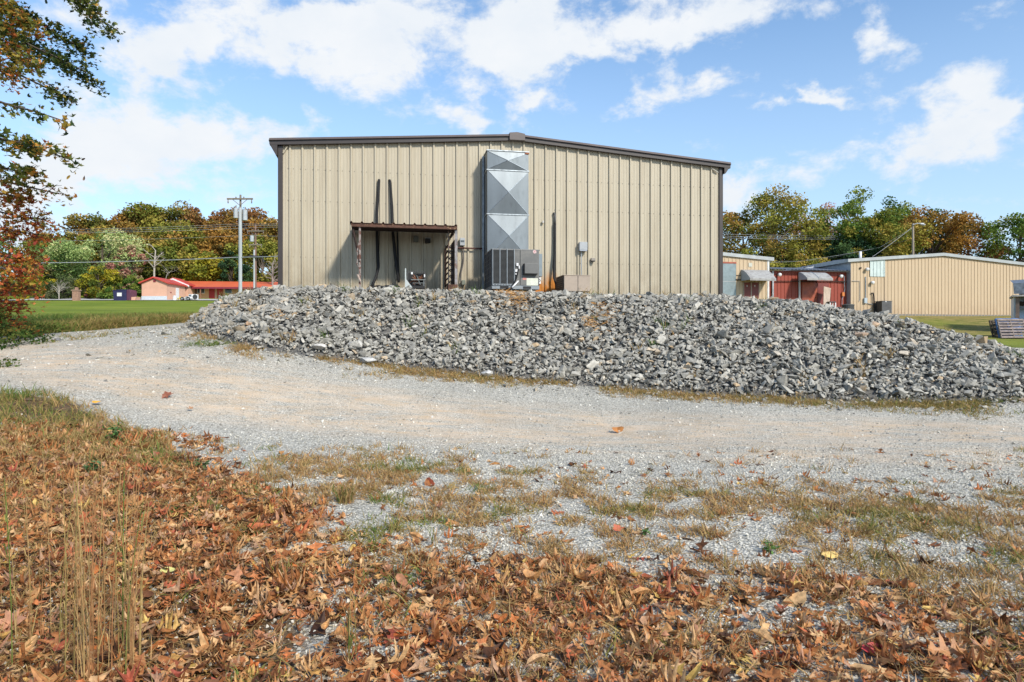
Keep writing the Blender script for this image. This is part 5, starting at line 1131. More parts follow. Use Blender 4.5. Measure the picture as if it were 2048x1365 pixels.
c = zr(1690, 222, .05); mb = MB(); mb.box(c[0]-.06, c[0]+.06, -.12, -.03, c[2]-.04, c[2]+.07); mb.build('small_bracket', RUSD, rb)
c = zr(1690, 60, -3.); mb = MB(); mb.tube([(c[0], 3., rz(c[0])+.2), (c[0], 3., zr(1690, 22, -3)[2])], .11, 10); mb.build('vent_pipe', WHT, rb, smooth=True)
mb = MB(); mb.box(xr1, xE, -.02, -.005, BZ-.6, bl(1800, 628.6)[2]); mb.build('foundation', mat('foundation_grey', (.2, .19, .17), .9), rb)
a, b_ = bl(1764.5, 602, .9), bl(1784, 626, .9); CDp = .75; t = thing('condensing_unit', 'dark grey cube condenser on the grass against the tan wall', 'air conditioner', BF, (a[0], -.9, b_[2]-.02))
mb = MB(); mb.box(a[0]+.02, b_[0]-.02, -.88, -.9+CDp, b_[2], a[2]-.04); mb.build('coil', DKG, t)
mb = MB()
for k in range(16): x = a[0]+(b_[0]-a[0])*k/15; mb.box(x-.012, x+.012, -.9, -.885, b_[2], a[2]-.04)
mb.build('louvre', mat('louvre_grey', (.19, .19, .19), .5), t)
mb = MB(); mb.box(a[0]-.02, b_[0]+.02, -.92, -.9+CDp+.02, a[2]-.04, a[2]); mb.box(a[0]-.02, b_[0]+.02, -.92, -.9+CDp+.02, b_[2]-.03, b_[2]); mb.build('top_cover', mat('cover_dark', (.09, .09, .09), .5), t)
c = bl(1772, 603.8, .925); mb = MB(); mb.box(c[0]-.05, c[0]+.05, -.925, -.921, c[2]-.03, c[2]+.03); mb.build('badge', WHT, t)

# ---- shack and pallets at the right edge
o3 = P(2026, 682.5, 42.); SF = Frame((o3[0], o3[1], 0), math.radians(-33))
def sl3(x, y, o=0.): return SF.loc(1800+x/7.585, 540+y/7.585, o)
sk = thing('equipment_shed', 'weathered open shed of grey sheet metal on a brown post at the right edge', 'shed', SF, sl3(1735, 720))
a, b_ = sl3(1716, 207, .3), sl3(1716, 368, .3); mb = MB(); SW = 3.0
mb.add([(a[0], -.30, a[2]), (a[0]+SW, -.30, a[2]+.12), (a[0]+SW, -.34, b_[2]), (a[0]+.03, -.34, b_[2])], [(0, 1, 2, 3)]); mb.quad((a[0], -.30, a[2]), (a[0]+SW, -.30, a[2]+.12), (a[0]+SW, 2.6, a[2]+.5), (a[0], 2.6, a[2]+.4))
mb.build('sheet_fascia', mat('grey_blue_sheet', (.17, .19, .22), .5, .3, var=.35, scale=4), sk)
c = sl3(1702, 395, .45); mb = MB(); mb.box(c[0], c[0]+SW, -.45, 2.4, c[2]-.05, c[2]+.05); mb.build('ledge_board', mat('weathered_board', (.40, .37, .34), .8, var=.3, scale=5), sk)
g0 = float(gz(o3[0], o3[1])[0])-.05
c = sl3(1783, 500, .2); mb = MB(); mb.box(c[0]-.09, c[0]+.09, -.25, -.08, g0, sl3(1783, 405)[2]); MB().box(c[0]+SW-.8, c[0]+SW-.62, -.25, -.08, g0, sl3(1783, 405)[2]).build('post', mat('brown_timber_post', (.16, .115, .095), .8, var=.3, scale=3), sk); mb.build('post', mat('brown_timber', (.16, .115, .095), .8, var=.3, scale=3), sk)
c = sl3(1742, 500); mb = MB(); mb.box(c[0]-.06, c[0]+.06, -.02, 2.4, g0, sl3(1742, 408)[2]); mb.build('side_wall', mat('white_panel', (.55, .6, .65), .5), sk)
c = sl3(1810, 545, -.8); mb = MB(); mb.box(c[0]-.1, c[0]+SW, .8, .84, g0, c[2]); mb.build('rear_panel', mat('blue_white_panel', (.36, .45, .62), .5, var=.1), sk)
c = sl3(1810, 480, -.3); mb = MB(); mb.box(c[0], c[0]+SW-.3, .3, .34, c[2]-.45, c[2]+.5); mb.build('upper_panel', mat('worn_sheet', (.20, .22, .26), .6, var=.3, scale=6), sk)
c = sl3(1845, 515, -.25); mb = MB(); mb.box(c[0]-.12, c[0]+1.8, .24, .29, c[2]-.12, c[2]+.14); mb.build('opening', RUSD, sk)
def pallet(label, org, u, v, w, h, m, group=None):
    u = np.array(u, float); u /= np.linalg.norm(u); v = np.array(v, float); v -= np.dot(u, v)*u; v /= np.linalg.norm(v); n = np.cross(u, v)
    org = np.array(org, float); t = thing('wooden_pallet', label, 'pallet', WORLD, tuple(org), group)
    def bar(mb, u0, u1, v0, v1, n0, n1):
        P8 = [org+u*a+v*b+n*c for c in (n0, n1) for b in (v0, v1) for a in (u0, u1)]
        mb.add(P8, [(0,1,3,2),(4,6,7,5),(0,4,5,1),(2,3,7,6),(0,2,6,4),(1,5,7,3)])
    for k in range(3): mb = MB(); c = k*(w-.05)/2; bar(mb, c, c+.05, 0, h, -.045, .045); mb.build('stringer', m, t)
    for n0, n1, cnt in ((-.066, -.047, 5), (.047, .066, 7)):
        for k in range(cnt): mb = MB(); c = k*(h-.10)/(cnt-1); bar(mb, 0, w, c, c+.10, n0, n1); mb.build('deck_board', m, t)
    return t
WD = mat('grey_pallet_wood', (.25, .20, .18), .85, var=.3, scale=6); WDB = mat('blue_pallet_paint', (.03, .13, .36), .7, var=.3, scale=6); WDD = mat('dark_pallet_wood', (.10, .075, .05), .85, var=.3, scale=6)
def ground_at(px, D): x = (px-1024)/F*D; return np.array([x, D, float(gz(x, D)[0])+.02])
g = ground_at(2002, 37.5); pallet('grey brown wooden pallet leaning at the front of the pallet stack, right edge', g+[0, 0, .02], (1, -.12, 0), (.42, .35, 1.), 1.35, 1.12, WD)
g = ground_at(1998.5, 38.1); pallet('blue painted wooden pallet between the dark and the grey ones, right edge', g, (1, -.12, 0), (.42, .35, 1.), 1.2, 1.14, WDB)
g = ground_at(1990.5, 38.6); pallet('dark wooden pallet next to the blue one, right edge', g, (1, -.12, 0), (.36, .30, .9), 1.2, .98, WDD)
g = ground_at(1985, 39.); pallet('outermost dark wooden pallet at the left end of the leaning row', g, (1, -.12, 0), (.36, .30, .9), 1.2, .98, WDD)
# ================================================================== motel and what stands by it
MO = WORLD
def mp(x, y, D): return P(260+x/6.827, 530+y/6.827, D)      # zoomed photo pixel -> point at distance D
MZ = float(P(300, 601, 118)[2])
PINK = mat('salmon_stucco', (.62, .36, .25), .85, var=.08, scale=.6); ORW = mat('orange_stucco', (.66, .38, .20), .85, var=.08, scale=.6); RRF = mat('bright_red_roof', (.50, .055, .035), .5, var=.1, scale=.5)
ORF = mat('orange_metal_roof', (.62, .125, .045), .5, var=.08, scale=.4); FAS = mat('maroon_fascia', (.20, .02, .035), .5); MWH = mat('motel_white', (.7, .7, .68), .6); MDR = mat('motel_red_door', (.42, .022, .018), .5); GLS = mat('dark_glass', (.05, .07, .08), .15)
def motel_gable(x0, x1, xp, yl, yr, yp, yb, D, depth, label, wallm, skirt=None, fasc=None):
    a, b_, pk = mp(x0, yl, D), mp(x1, yr, D), mp(xp, yp, D); zb = mp(x0, yb, D)[2]-.4; ze = (a[2]+b_[2])/2
    t = thing('motel_building', label, 'building', MO, (a[0], D, zb)); dxx = -depth*.0
    mb = MB(); mb.prism([(a[0], zb), (b_[0], zb), (b_[0], ze), (pk[0], pk[2]), (a[0], ze)], D, D+depth); mb.build('wall', wallm, t)
    mb = MB(); ov = .35
    for (xa, za, xb, zb2) in ((a[0]-ov, ze-ov*.3, pk[0], pk[2]+.05), (pk[0], pk[2]+.05, b_[0]+ov, ze-ov*.3)):
        mb.add([(xa, D-.4, za), (xb, D-.4, zb2), (xb, D+depth+.3, zb2), (xa, D+depth+.3, za), (xa, D-.4, za+.22), (xb, D-.4, zb2+.22), (xb, D+depth+.3, zb2+.22), (xa, D+depth+.3, za+.22)], [(0,3,2,1),(4,5,6,7),(0,1,5,4),(2,3,7,6),(1,2,6,5),(3,0,4,7)])
    r_ = mb.build('roof', RRF, t)
    if fasc:
        for (xa, za, xb, zb2) in ((a[0]-ov, ze-ov*.3, pk[0], pk[2]+.05), (pk[0], pk[2]+.05, b_[0]+ov, ze-ov*.3)):
            mb = MB(); mb.add([(xa, D-.42, za-.2), (xb, D-.42, zb2-.2), (xb, D-.42, zb2+.1), (xa, D-.42, za+.1)], [(0, 1, 2, 3)]); mb.build('fascia', fasc, r_)
    if skirt: z = mp(x0, skirt, D)[2]; mb = MB(); mb.box(a[0]-.03, b_[0]+.03, D-.05, D-.01, zb, z); mb.build('skirting', mat('white_block_skirt', (.5, .55, .58), .7, var=.1), t)
    return t, a, b_, zb, ze
t1, a, b_, zb, ze = motel_gable(160, 503, 332, 245, 258, 184, 489, 117., 6.6, 'salmon pink gabled motel block with a red roof and white skirting', PINK, 428)
mb = MB(); c = mp(332, 218, 116.9); mb.box(c[0]-.2, c[0]+.2, 116.9, 116.99, c[2]-.2, c[2]+.2); mb.build('gable_vent', FAS, t1)
# the side wall runs back to the right; its white door and meter
xs_ = b_[0]
mb = MB().box(xs_+.005, xs_+.05, 117+3.1, 117+4.2, zb+.3, mp(600, 312, 120)[2]); mb.build('door', MWH, t1)
mb = MB().box(xs_+.005, xs_+.06, 117+1.2, 117+1.5, mp(545, 384, 118)[2], mp(545, 368, 118)[2]); mb.build('meter', FAS, t1)
def mrect(mb, x0, y0, x1, y1, D, th=.06):
    p, q = mp(x0, y0, D), mp(x1, y1, D); mb.box(p[0], q[0], D-th, D-.005, q[2], p[2]); return mb
t3, a, b_, zb3, ze3 = motel_gable(400, 795, 600, 282, 282, 196, 482, 124.2, 2.6, 'second pink gable of the motel with a white fascia', PINK, None, MWH)
# long wing with doors
DW = 127.; a, b_ = mp(790, 305, DW), mp(2400, 318, DW); zb4 = mp(900, 476, DW)[2]-.3
t4 = thing('motel_building', 'long single storey motel wing with an orange roof and red doors', 'building', MO, (a[0], DW, zb4))
mb = MB(); mb.box(a[0], b_[0], DW, DW+7, zb4, b_[2]+.1); mb.build('wall', ORW, t4)
e0, e1, r0, r1 = mp(770, 303, DW-1.8), mp(2400, 312, DW-1.8), mp(700, 222, DW+4), mp(2400, 240, DW+4)
mb = MB(); mb.add([tuple(e0), tuple(e1), tuple(r1), tuple(r0)], [(0, 1, 2, 3)]); mb.add([tuple(r0), tuple(r1), (r1[0], DW+9, e1[2]), (r0[0], DW+9, e0[2])], [(0, 1, 2, 3)]); mb.build('roof', ORF, t4)
mb = MB(); mb.add([(e0[0], DW-1.82, e0[2]-.3), (e1[0], DW-1.82, e1[2]-.3), (e1[0], DW-1.82, e1[2]+.03), (e0[0], DW-1.82, e0[2]+.03)], [(0, 1, 2, 3)]); mb.build('fascia', FAS, t4)
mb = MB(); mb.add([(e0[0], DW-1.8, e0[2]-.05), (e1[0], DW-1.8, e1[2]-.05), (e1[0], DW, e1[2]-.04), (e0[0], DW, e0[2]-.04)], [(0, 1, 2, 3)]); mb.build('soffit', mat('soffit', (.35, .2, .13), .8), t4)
for x0, x1, n_ in ((1080, 1157, 0), (1188, 1268, 1), (1700, 1780, 2)):
    mb = mrect(MB(), x0, 318, x1, 472, DW); mb.build('door', MDR, t4)
for x0, x1 in ((925, 955), (968, 1016), (1300, 1387), (1580, 1660), (1860, 1940)):
    f_ = mrect(MB(), x0-6, 312, x1+6, 391, DW, .05).build('window', MWH, t4); mrect(MB(), x0, 318, x1, 385, DW, .09).build('pane', GLS, f_)
mb = MB(); mrect(mb, 1160, 316, 1187, 475, DW, .03); mb.build('wall_panel', PINK, t4)
for x in (962, 800, 1494): mb = MB(); c = mp(x, 320, DW-1.6); mb.box(c[0]-.07, c[0]+.07, DW-1.65, DW-1.5, zb4, e0[2]-.3); mb.build('porch_post', MWH if x != 962 else mat('post_brown', (.25, .12, .07), .7), t4)
mb = mrect(MB(), 850, 318, 915, 395, DW, .05); mb.build('entrance_shade', mat('shade_brown', (.16, .07, .04), .8), t4)  # flat dark panel, the porch recess shade painted as brown
# things in front of the motel
def simple(name, label, cat, parts, base):
    t = thing(name, label, cat, WORLD, base)
    for nm, mbx, mm in parts: mbx.build(nm, mm, t, bevel=.03)
    return t
p, q = mp(587, 425, 115.), mp(628, 487, 115.); bz = q[2]-.1
m1 = MB(); cx = (p[0]+q[0])/2; m1.tube([(cx, 115, bz), (cx, 115, p[2]-.1)], (q[0]-p[0])/2, 14); m2 = MB(); m2.tube([(cx, 115, p[2]-.1), (cx, 115, p[2]), (cx, 115, p[2]+.06)], [(q[0]-p[0])/2*1.08, (q[0]-p[0])/2, .05], 14)
simple('storage_tank', 'white round storage tank by the motel wall', 'tank', [('body', m1, MWH), ('lid', m2, MWH)], (cx, 115, bz))
p, q = mp(638, 428, 114.6), mp(678, 489, 114.6); bz = q[2]; YEL = mat('yellow_plastic', (.62, .45, .03), .5)
m1 = MB(); m1.box(p[0], q[0], 114.6, 115.1, bz+.35, bz+.45); m2 = MB(); m2.prism([(p[0]+.1, bz+.45), (q[0], bz+.45), (q[0]-.05, p[2]), (p[0]+.2, p[2]-.15)], 115.05, 115.12)
legs = [('leg', MB().box(xx-.04, xx+.04, yy-.04, yy+.04, bz, bz+.35), YEL) for xx in (p[0]+.06, q[0]-.06) for yy in (114.68, 115.02)]
simple('yellow_chair', 'yellow plastic chair in front of the motel', 'chair', [('seat', m1, YEL), ('backrest', m2, YEL)]+legs, ((p[0]+q[0])/2, 114.8, bz))
# white pickup truck
p, q = mp(682, 430, 113.5), mp(822, 486, 113.5); bz = q[2]; Lx = q[0]-p[0]; TW = MWH; yy0, yy1 = 113.5, 115.3; hh = p[2]-bz
m1 = MB(); m1.prism([(p[0], bz+.3), (q[0], bz+.3), (q[0], bz+hh*.62), (q[0]-.05, bz+hh*.66), (p[0]+Lx*.02, bz+hh*.66), (p[0], bz+hh*.5)], yy0, yy1)
m2 = MB(); m2.prism([(p[0]+Lx*.42, bz+hh*.66), (q[0]-Lx*.12, bz+hh*.66), (q[0]-Lx*.2, bz+hh), (p[0]+Lx*.52, bz+hh)], yy0+.1, yy1-.1)
m3 = MB(); m3.prism([(p[0]+Lx*.47, bz+hh*.69), (q[0]-Lx*.16, bz+hh*.69), (q[0]-Lx*.22, bz+hh*.95), (p[0]+Lx*.54, bz+hh*.95)], yy0+.08, yy0+.095)
tr = simple('parked_pickup', 'low white pickup parked in front of the motel porch', 'pickup', [('body', m1, TW), ('cab', m2, TW), ('window', m3, GLS)], (p[0], yy0, bz))
for fx in (.2, .8):
    mb = MB(); mb.tube([(p[0]+Lx*fx, yy0-.03, bz+.28), (p[0]+Lx*fx, yy0+.2, bz+.28)], .3, 14); w_ = mb.build('wheel', BRUB, tr); mb = MB(); mb.tube([(p[0]+Lx*fx, yy0-.05, bz+.28), (p[0]+Lx*fx, yy0-.032, bz+.28)], .15, 12); mb.build('rim', GBX, w_)
p, q = mp(842, 402, 114.5), mp(906, 476, 114.5); m1 = MB().box(p[0], q[0], 114.5, 115.3, q[2], p[2]); m2 = MB()
cx = (p[0]*.3+q[0]*.7); disc(m2, cx, (p[2]+q[2])/2, .42, 114.49, 16)
simple('condenser_unit', 'white air conditioner box with a round dark fan outside the motel', 'air conditioner', [('casing', m1, MWH), ('fan', m2, DKG)], (p[0], 114.5, q[2]))
p, q = mp(800, 402, 116.5), mp(838, 470, 116.5); m1 = MB().box(p[0], q[0], 116.5, 117.1, q[2], p[2]); m2 = MB(); m2.box(p[0]+.08, q[0]-.08, 116.48, 116.498, (p[2]+q[2])/2, p[2]-.1)
simple('white_machine', 'pale boxy machine beside the white air conditioner box at the motel', 'machine', [('casing', m1, mat('pale_box', (.5, .52, .52), .5)), ('front_panel', m2, GLS)], (p[0], 116.5, q[2]))
# dumpster and brick pillar (zoom factor 3.413, origin 0,350)
def m4(x, y, D): return P(x/3.413, 350+y/3.413, D)
D = 114.; p, q = m4(770, 787, D), m4(888, 858, D); NV = mat('navy_steel', (.022, .02, .07), .45, var=.2, scale=1.5); t = thing('dumpster', 'dark navy blue dumpster with a white sign at the far side of the lawn', 'dumpster', WORLD, (p[0], D, q[2]-.1))
xs_ = m4(862, 800, D)[0]; mb = MB(); mb.prism([(p[0]+.15, q[2]-.1), (xs_, q[2]-.1), (xs_, p[2]+.02), (p[0], p[2]-.12)], D, D+2.2); mb.build('body', NV, t, bevel=.03)
mb = MB(); mb.prism([(xs_, q[2]-.1), (q[0]-.1, q[2]-.1), (q[0], p[2]-.25), (q[0]-.12, p[2]+.08), (xs_, p[2]+.06)], D+.1, D+2.1); mb.build('end_panel', mat('purple_steel', (.10, .03, .06), .5), t, bevel=.03)
mb = MB(); a, b_ = m4(799, 805, D), m4(831, 829, D); mb.box(a[0], b_[0], D-.03, D-.005, b_[2], a[2]); s_ = mb.build('sign', MWH, t)
mb = MB(); mb.prism([(p[0]-.05, p[2]-.1), (xs_, p[2]+.03), (xs_, p[2]+.12), (p[0]-.05, p[2])], D-.05, D+2.25); mb.build('lid', NV, t)
a, b_ = m4(888, 835, D+.5), m4(928, 858, D+.5); mb = MB(); mb.prism([(a[0], b_[2]-.1), (b_[0]-.3, b_[2]-.1), (b_[0], a[2]+.05), (a[0]-.1, a[2])], D+.5, D+2); solo(mb, 'planter_tub', PINK, 'low pinkish tub between the dumpster and the motel', 'tub', WORLD, (a[0], D+.5, b_[2]-.1), bevel=.03)
D = 113.5; p, q = m4(492, 792, D), m4(549, 856, D); BRK = mat('brick_pinkish', (.34, .20, .14), .9, var=.3, scale=6); t = thing('brick_pillar', 'short square brick pillar with a cap in front of the bushes', 'pillar', WORLD, (p[0], D, q[2]-.1))
q[0] = p[0]+1.05; mb = MB().box(p[0], q[0], D, D+.6, q[2]-.1, p[2]); mb.build('shaft', BRK, t); mb = MB().box(p[0]-.1, q[0]+.1, D-.1, D+.7, p[2], p[2]+.18)
mb.build('cap', mat('pillar_cap', (.30, .19, .14), .9), t); mb = MB().box(p[0]+.35, q[0]-.3, D+.15, D+.5, p[2]+.18, p[2]+.6); mb.build('chimney_stub', BRK, t)

# ================================================================== poles and wires
POLE = mat('weathered_pole', (.20, .17, .13), .9, var=.25, scale=4, stretch=(1,1,.1)); PSIL = mat('pale_pole_sleeve', (.42, .45, .46), .7, var=.2, scale=2, stretch=(1,1,.1)); TRF = mat('transformer_grey', (.42, .44, .45), .45, .2); PRED = mat('reddish_pole', (.22, .13, .10), .9, var=.3, scale=4, stretch=(1,1,.1))
def pole(px, ytop, D, r, label, pm, arms=(), tanks=(), sleeve=None, yb=None, name='utility_pole'):
    x = (px-1024)/F*D; g = float(gz(x, D)[0]); zt = P(px, ytop, D)[2]; t = thing(name, label, 'utility pole', WORLD, (x, D, g-.2))
    mb = MB(); mb.tube([(x, D, g-.2), (x, D, (g+zt)/2), (x, D, zt)], [r*1.15, r, r*.75], 10); sh = mb.build('shaft', pm, t)
    if sleeve: mb = MB(); zs_ = P(px, sleeve, D)[2]; mb.tube([(x-.01, D-.02, g-.1), (x-.01, D-.02, zs_)], [r*1.45, r*1.3], 10); mb.build('sleeve', PSIL, t)
    for (ay, ax0, ax1) in arms:
        z = P(px, ay, D)[2]; xa, xb = (ax0-1024)/F*D, (ax1-1024)/F*D; mb = MB().box(xa, xb, D-r-.12, D-r+.0, z-.07, z+.07); a_ = mb.build('crossarm', POLE, t)
        for k in range(4): mb = MB(); xx = xa+.1+(xb-xa-.2)*(k/3.); mb.tube([(xx, D-r-.06, z+.05), (xx, D-r-.06, z+.14), (xx, D-r-.06, z+.22)] if k % 3 else [(xx, D-r-.06, z-.07), (xx, D-r-.06, z-.3), (xx, D-r-.06, z-.42)], [.03, .06, .03], 6); mb.build('insulator', mat('insulator_brown', (.12, .09, .07), .3), a_)
        mb = MB(); mb.tube([(x, D-r, z-.6), (x+(xb-x)*.55, D-r-.05, z-.07)], .025, 4); mb.tube([(x, D-r, z-.6), (x+(xa-x)*.55, D-r-.05, z-.07)], .025, 4); mb.build('arm_brace', POLE, a_)
    for (tx, ty, tw, th_) in tanks:
        c = P(tx, ty, D); rr = tw/F*D/2; h2 = th_/F*D/2; mb = MB(); mb.tube([(c[0], D-.1, c[2]-h2), (c[0], D-.1, c[2]+h2*.9), (c[0], D-.1, c[2]+h2)], [rr, rr, rr*.8], 12); k_ = mb.build('transformer', TRF, t, smooth=False)
        mb = MB(); mb.tube([(c[0], D-.1, c[2]+h2), (c[0]+.03, D-.1, c[2]+h2+.25)], .05, 6); mb.build('bushing', POLE, k_)
    return t, sh
pole(481, 390, 63, .115, 'tall utility pole with a crossarm and two transformers left of the beige building', POLE, [(399, 455.6, 507)], [(472.6, 427, 8.6, 20), (490.8, 431, 9.4, 21)], 416)
t5, s5 = pole(511, 450, 92, .14, 'shorter reddish pole with one transformer behind the tall pole', PRED, [(463, 495, 529), (490.5, 499, 525)], [(504.5, 478, 8, 12)], None)
mb = MB(); c = P(520, 517.5, 91.6); mb.tube([c+np.array([-1.4, 0, .35]), c+np.array([.3, 0, .15]), c+np.array([.5, 0, -.5])], .16, 7); mb.build('cable_closure', BLK, t5)
mb = MB(); c = P(508.3, 560, 91.7); mb.tube([(c[0], c[1], float(gz(c[0], c[1])[0])), (c[0], c[1], P(508, 500, 91.7)[2])], .12, 8); mb.build('conduit', PSIL, t5)
t6, _ = pole(1826, 447, 72, .13, 'bare wooden pole with a street light arm behind the tan warehouse', mat('pale_wood_pole', (.30, .25, .19), .9, var=.2, scale=4, stretch=(1,1,.1)))
mb = MB(); c = P(1826, 450, 71.8); e = P(1846, 449, 71.6); mb.tube([c, c*.6+e*.4+np.array([0, 0, .12]), c*.2+e*.8+np.array([0, 0, .1]), e+np.array([0, 0, .05])], .05, 6); ar = mb.build('lamp_arm', TRF, t6)
mb = MB(); mb.tube([e+np.array([-.3, 0, .05]), e, e+np.array([.22, 0, -.08])], [.08, .15, .06], 8); mb.build('lamp_head', TRF, ar)
pole(1922, 470, 84, .15, 'plain wooden pole behind the tan warehouse, right of the street light', POLE)
WIRE = mat('pale_wire', (.42, .43, .44), .5, .3); WIRD = mat('dark_wire', (.03, .03, .035), .5)
def wire(pts, r, m, label):
    """pts (px, py, D); sags a little between each pair"""
    mb = MB(); W = [P(*p) for p in pts]; out = []
    for a, b_ in zip(W[:-1], W[1:]):
        n = 14
        for k in range(n+(b_ is W[-1])): t_ = k/n; q = a*(1-t_)+b_*t_; q[2] -= 4*t_*(1-t_)*np.linalg.norm(a-b_)*.008; out.append(q)
    b0 = out[0]; V = [q for q in out]; mb.tube(V, r, 4, False); return solo(mb, 'power_line', m, label, 'wire', WORLD, tuple(b0))
wire([(-200, 457, 75), (459, 400, 63), (495, 463, 92)][:1]+[(480, 448, 63), (640, 446, 60)], .014, WIRE, 'topmost wire left of the beige building')
wire([(-200, 462, 78), (496, 451, 66), (640, 449, 62)], .014, WIRE, 'second wire from the top, left side')
wire([(-200, 467, 82), (529, 455, 92), (640, 452, 92)], .015, WIRE, 'third wire from the top, left side')
wire([(-200, 481, 95), (500, 471, 90), (640, 473, 90)], .014, WIRE, 'single thin wire just under the upper wires on the left')
wire([(-200, 526, 62), (478, 515, 63), (640, 508, 60)], .034, WIRE, 'thick pale cable at lower height, left side')
wire([(-200, 521, 92), (511, 512, 92), (640, 516, 92)], .018, WIRD, 'dark cable just above the thick pale cable, left side')
wire([(-200, 538, 90), (511, 528, 92), (640, 520, 92)], .012, WIRD, 'thin dark wire below the thick pale cable, left side')
wire([(1300, 463, 75), (1922, 469.5, 84), (2300, 480, 90)], .016, WIRE, 'topmost wire on the right, in front of the trees')
wire([(1300, 468, 75), (1919, 471.5, 84), (2300, 486, 90)], .016, WIRE, 'second wire from the top on the right')
wire([(1300, 472, 74), (1923, 474, 84), (2300, 490, 90)], .016, WIRE, 'third wire from the top on the right')
wire([(1300, 491, 74), (1922, 495, 84), (2300, 503, 90)], .012, WIRD, 'lower dark wire on the right')
wire([(1300, 519, 72), (1640, 521, 72), (1826, 478, 72)], .012, WIRD, 'thin dark wire low over the red wing roof')
wire([(1300, 526, 70), (1600, 523, 72), (1760, 495, 73), (1826, 455, 72)], .010, WIRE, 'slack service wire rising to the street light pole')
wire([(1745, 514, 70), (1824, 456, 72)], .016, WIRE, 'guy wire slanting down to the left from the street light pole')

# ================================================================== trees
BARK = mat('tree_bark', (.10, .075, .055), .95, var=.3, scale=5, stretch=(1,1,.2), bump=.4, bscale=8)
def clump(seed, n=6):
    r = np.random.RandomState(seed); V = [(.5*math.cos(2*math.pi*k/n)*(.6+.5*r.rand()), .42*math.sin(2*math.pi*k/n)*(.6+.5*r.rand()), (r.rand()-.5)*.28) for k in range(n)]; V.append((0, 0, .10)); return np.array(V), [(k, (k+1) % n, n) for k in range(n)]
CL = [clump(60+k, 5+k % 3) for k in range(8)]
def tree(name, label, cat, base, H, W, ramp, seed, lo=.25, nb=34, nl=5200, ls=.42, dens=1., top=None, spike=0., group=None, yflat=1., bare=0, blobr=.23, trunk=True, tw=None):
    r = np.random.RandomState(seed); base = np.array(base, float); t = thing(name, label, cat, WORLD, tuple(base), group)
    zc = H*(lo+(1-lo)*.5); hz_ = H*(1-lo)*.5
    u = r.normal(size=(nb, 3)); u /= np.linalg.norm(u, axis=1)[:, None]; rad = r.uniform(.35, 1, nb)**.6
    C = u*rad[:, None]*np.array([W/2*.86, W/2*.86*yflat, hz_*.84]); C[:, 2] += zc
    k = (C[:, 2]-H*lo)/(H*(1-lo)); C[:, :2] *= np.clip(1.15-spike*k, .1, 1.2)[:, None]; C[:, :2] *= np.where(k > .8, .6, 1)[:, None]; C[:, 2] = np.where(k > .9, C[:, 2]-.05*H, C[:, 2])
    br = W*blobr*r.uniform(.55, 1.15, nb)*.62
    per = np.maximum(1, (nl*dens*br**2/np.sum(br**2)).astype(int)); idx = np.repeat(np.arange(nb), per); n = len(idx)
    d = r.normal(size=(n, 3)); d[:, 2] += .25; d /= np.linalg.norm(d, axis=1)[:, None]
    pos = C[idx]+d*br[idx][:, None]*(r.rand(n)**.45)[:, None]*np.array([1, 1, .78])*(1+.25*(r.rand(n)[:, None] > .93))
    Rm = rotmats(n, tilt=np.abs(r.normal(0, .9, n))+.2)
    bt = r.rand(nb); tint = np.clip(.5+(bt[idx]-.5)*.75+r.normal(0, .10, n)+.12*d[:, 2], 0.01, .99)  # light from above put into the tint: upward leaves shifted lighter
    s = ls*r.uniform(.6, 1.35, n)
    V, Fl, S, ids = instance_arrays(CL, pos, Rm, s); mname = 'foliage_'+str(seed)
    m = ramp_mat(mname, ramp, source='tint', rough=.75, trans=.3, spec=.15, mottle=.3, mscale=1.2)
    np_mesh('crown', V, Fl, S, m, t, tint[ids])
    if trunk:
        mb = MB(); tr_ = tw or H*.02; top_ = np.array([r.normal(0, .2), r.normal(0, .2), H*.82]); mb.tube([base+np.array([0, 0, -.4]), base+np.array([0, 0, H*.25]), base+np.array([top_[0]*.5, top_[1]*.5, H*.55]), base+top_], [tr_*1.4, tr_, tr_*.6, tr_*.2], 7, False)
        for q in r.permutation(nb)[:16]: c = C[q]; z0 = min(c[2]*.65, H*.6); mb.tube([base+np.array([top_[0]*z0/H, top_[1]*z0/H, z0]), base+np.array([c[0]*.5, c[1]*.5, (z0+c[2])/2+.02*H]), base+c], [tr_*.45, tr_*.28, tr_*.08], 5, False)
        mb.build('trunk', BARK, t)
    if '_b' in t.keys():
        for ch in t.children:
            pass
    return t
def gpt(px, D, dz=0.): x = (px-1024)/F*D; return np.array([x, D, float(gz(x, D)[0])+dz])
OLIVE = [(0.057,0.081,0.021),(0.166,0.177,0.035),(0.282,0.242,0.053),(0.398,0.258,0.062),(0.497,0.274,0.070)]
ORG = [(0.092,0.074,0.024),(0.223,0.147,0.032),(0.354,0.191,0.040),(0.433,0.221,0.048),(0.289,0.206,0.048)]
RUS = [(0.077,0.053,0.026),(0.205,0.106,0.039),(0.320,0.152,0.053),(0.384,0.182,0.062),(0.230,0.167,0.053)]
GRN = [(0.033,0.074,0.014),(0.083,0.156,0.026),(0.147,0.239,0.044),(0.221,0.276,0.053),(0.331,0.313,0.053)]
PALE = [(0.088,0.166,0.049),(0.220,0.333,0.098),(0.374,0.478,0.163),(0.529,0.582,0.245),(0.749,0.624,0.326)]
YEL_ = [(0.065,0.095,0.019),(0.163,0.201,0.032),(0.326,0.308,0.032),(0.457,0.379,0.032),(0.522,0.355,0.032)]
YG = [(0.070,0.099,0.019),(0.169,0.197,0.032),(0.282,0.282,0.048),(0.366,0.310,0.056),(0.422,0.282,0.064)]
DGR = [(0.013,0.035,0.016),(0.029,0.072,0.032),(0.048,0.104,0.045),(0.072,0.136,0.048),(0.096,0.160,0.048)]
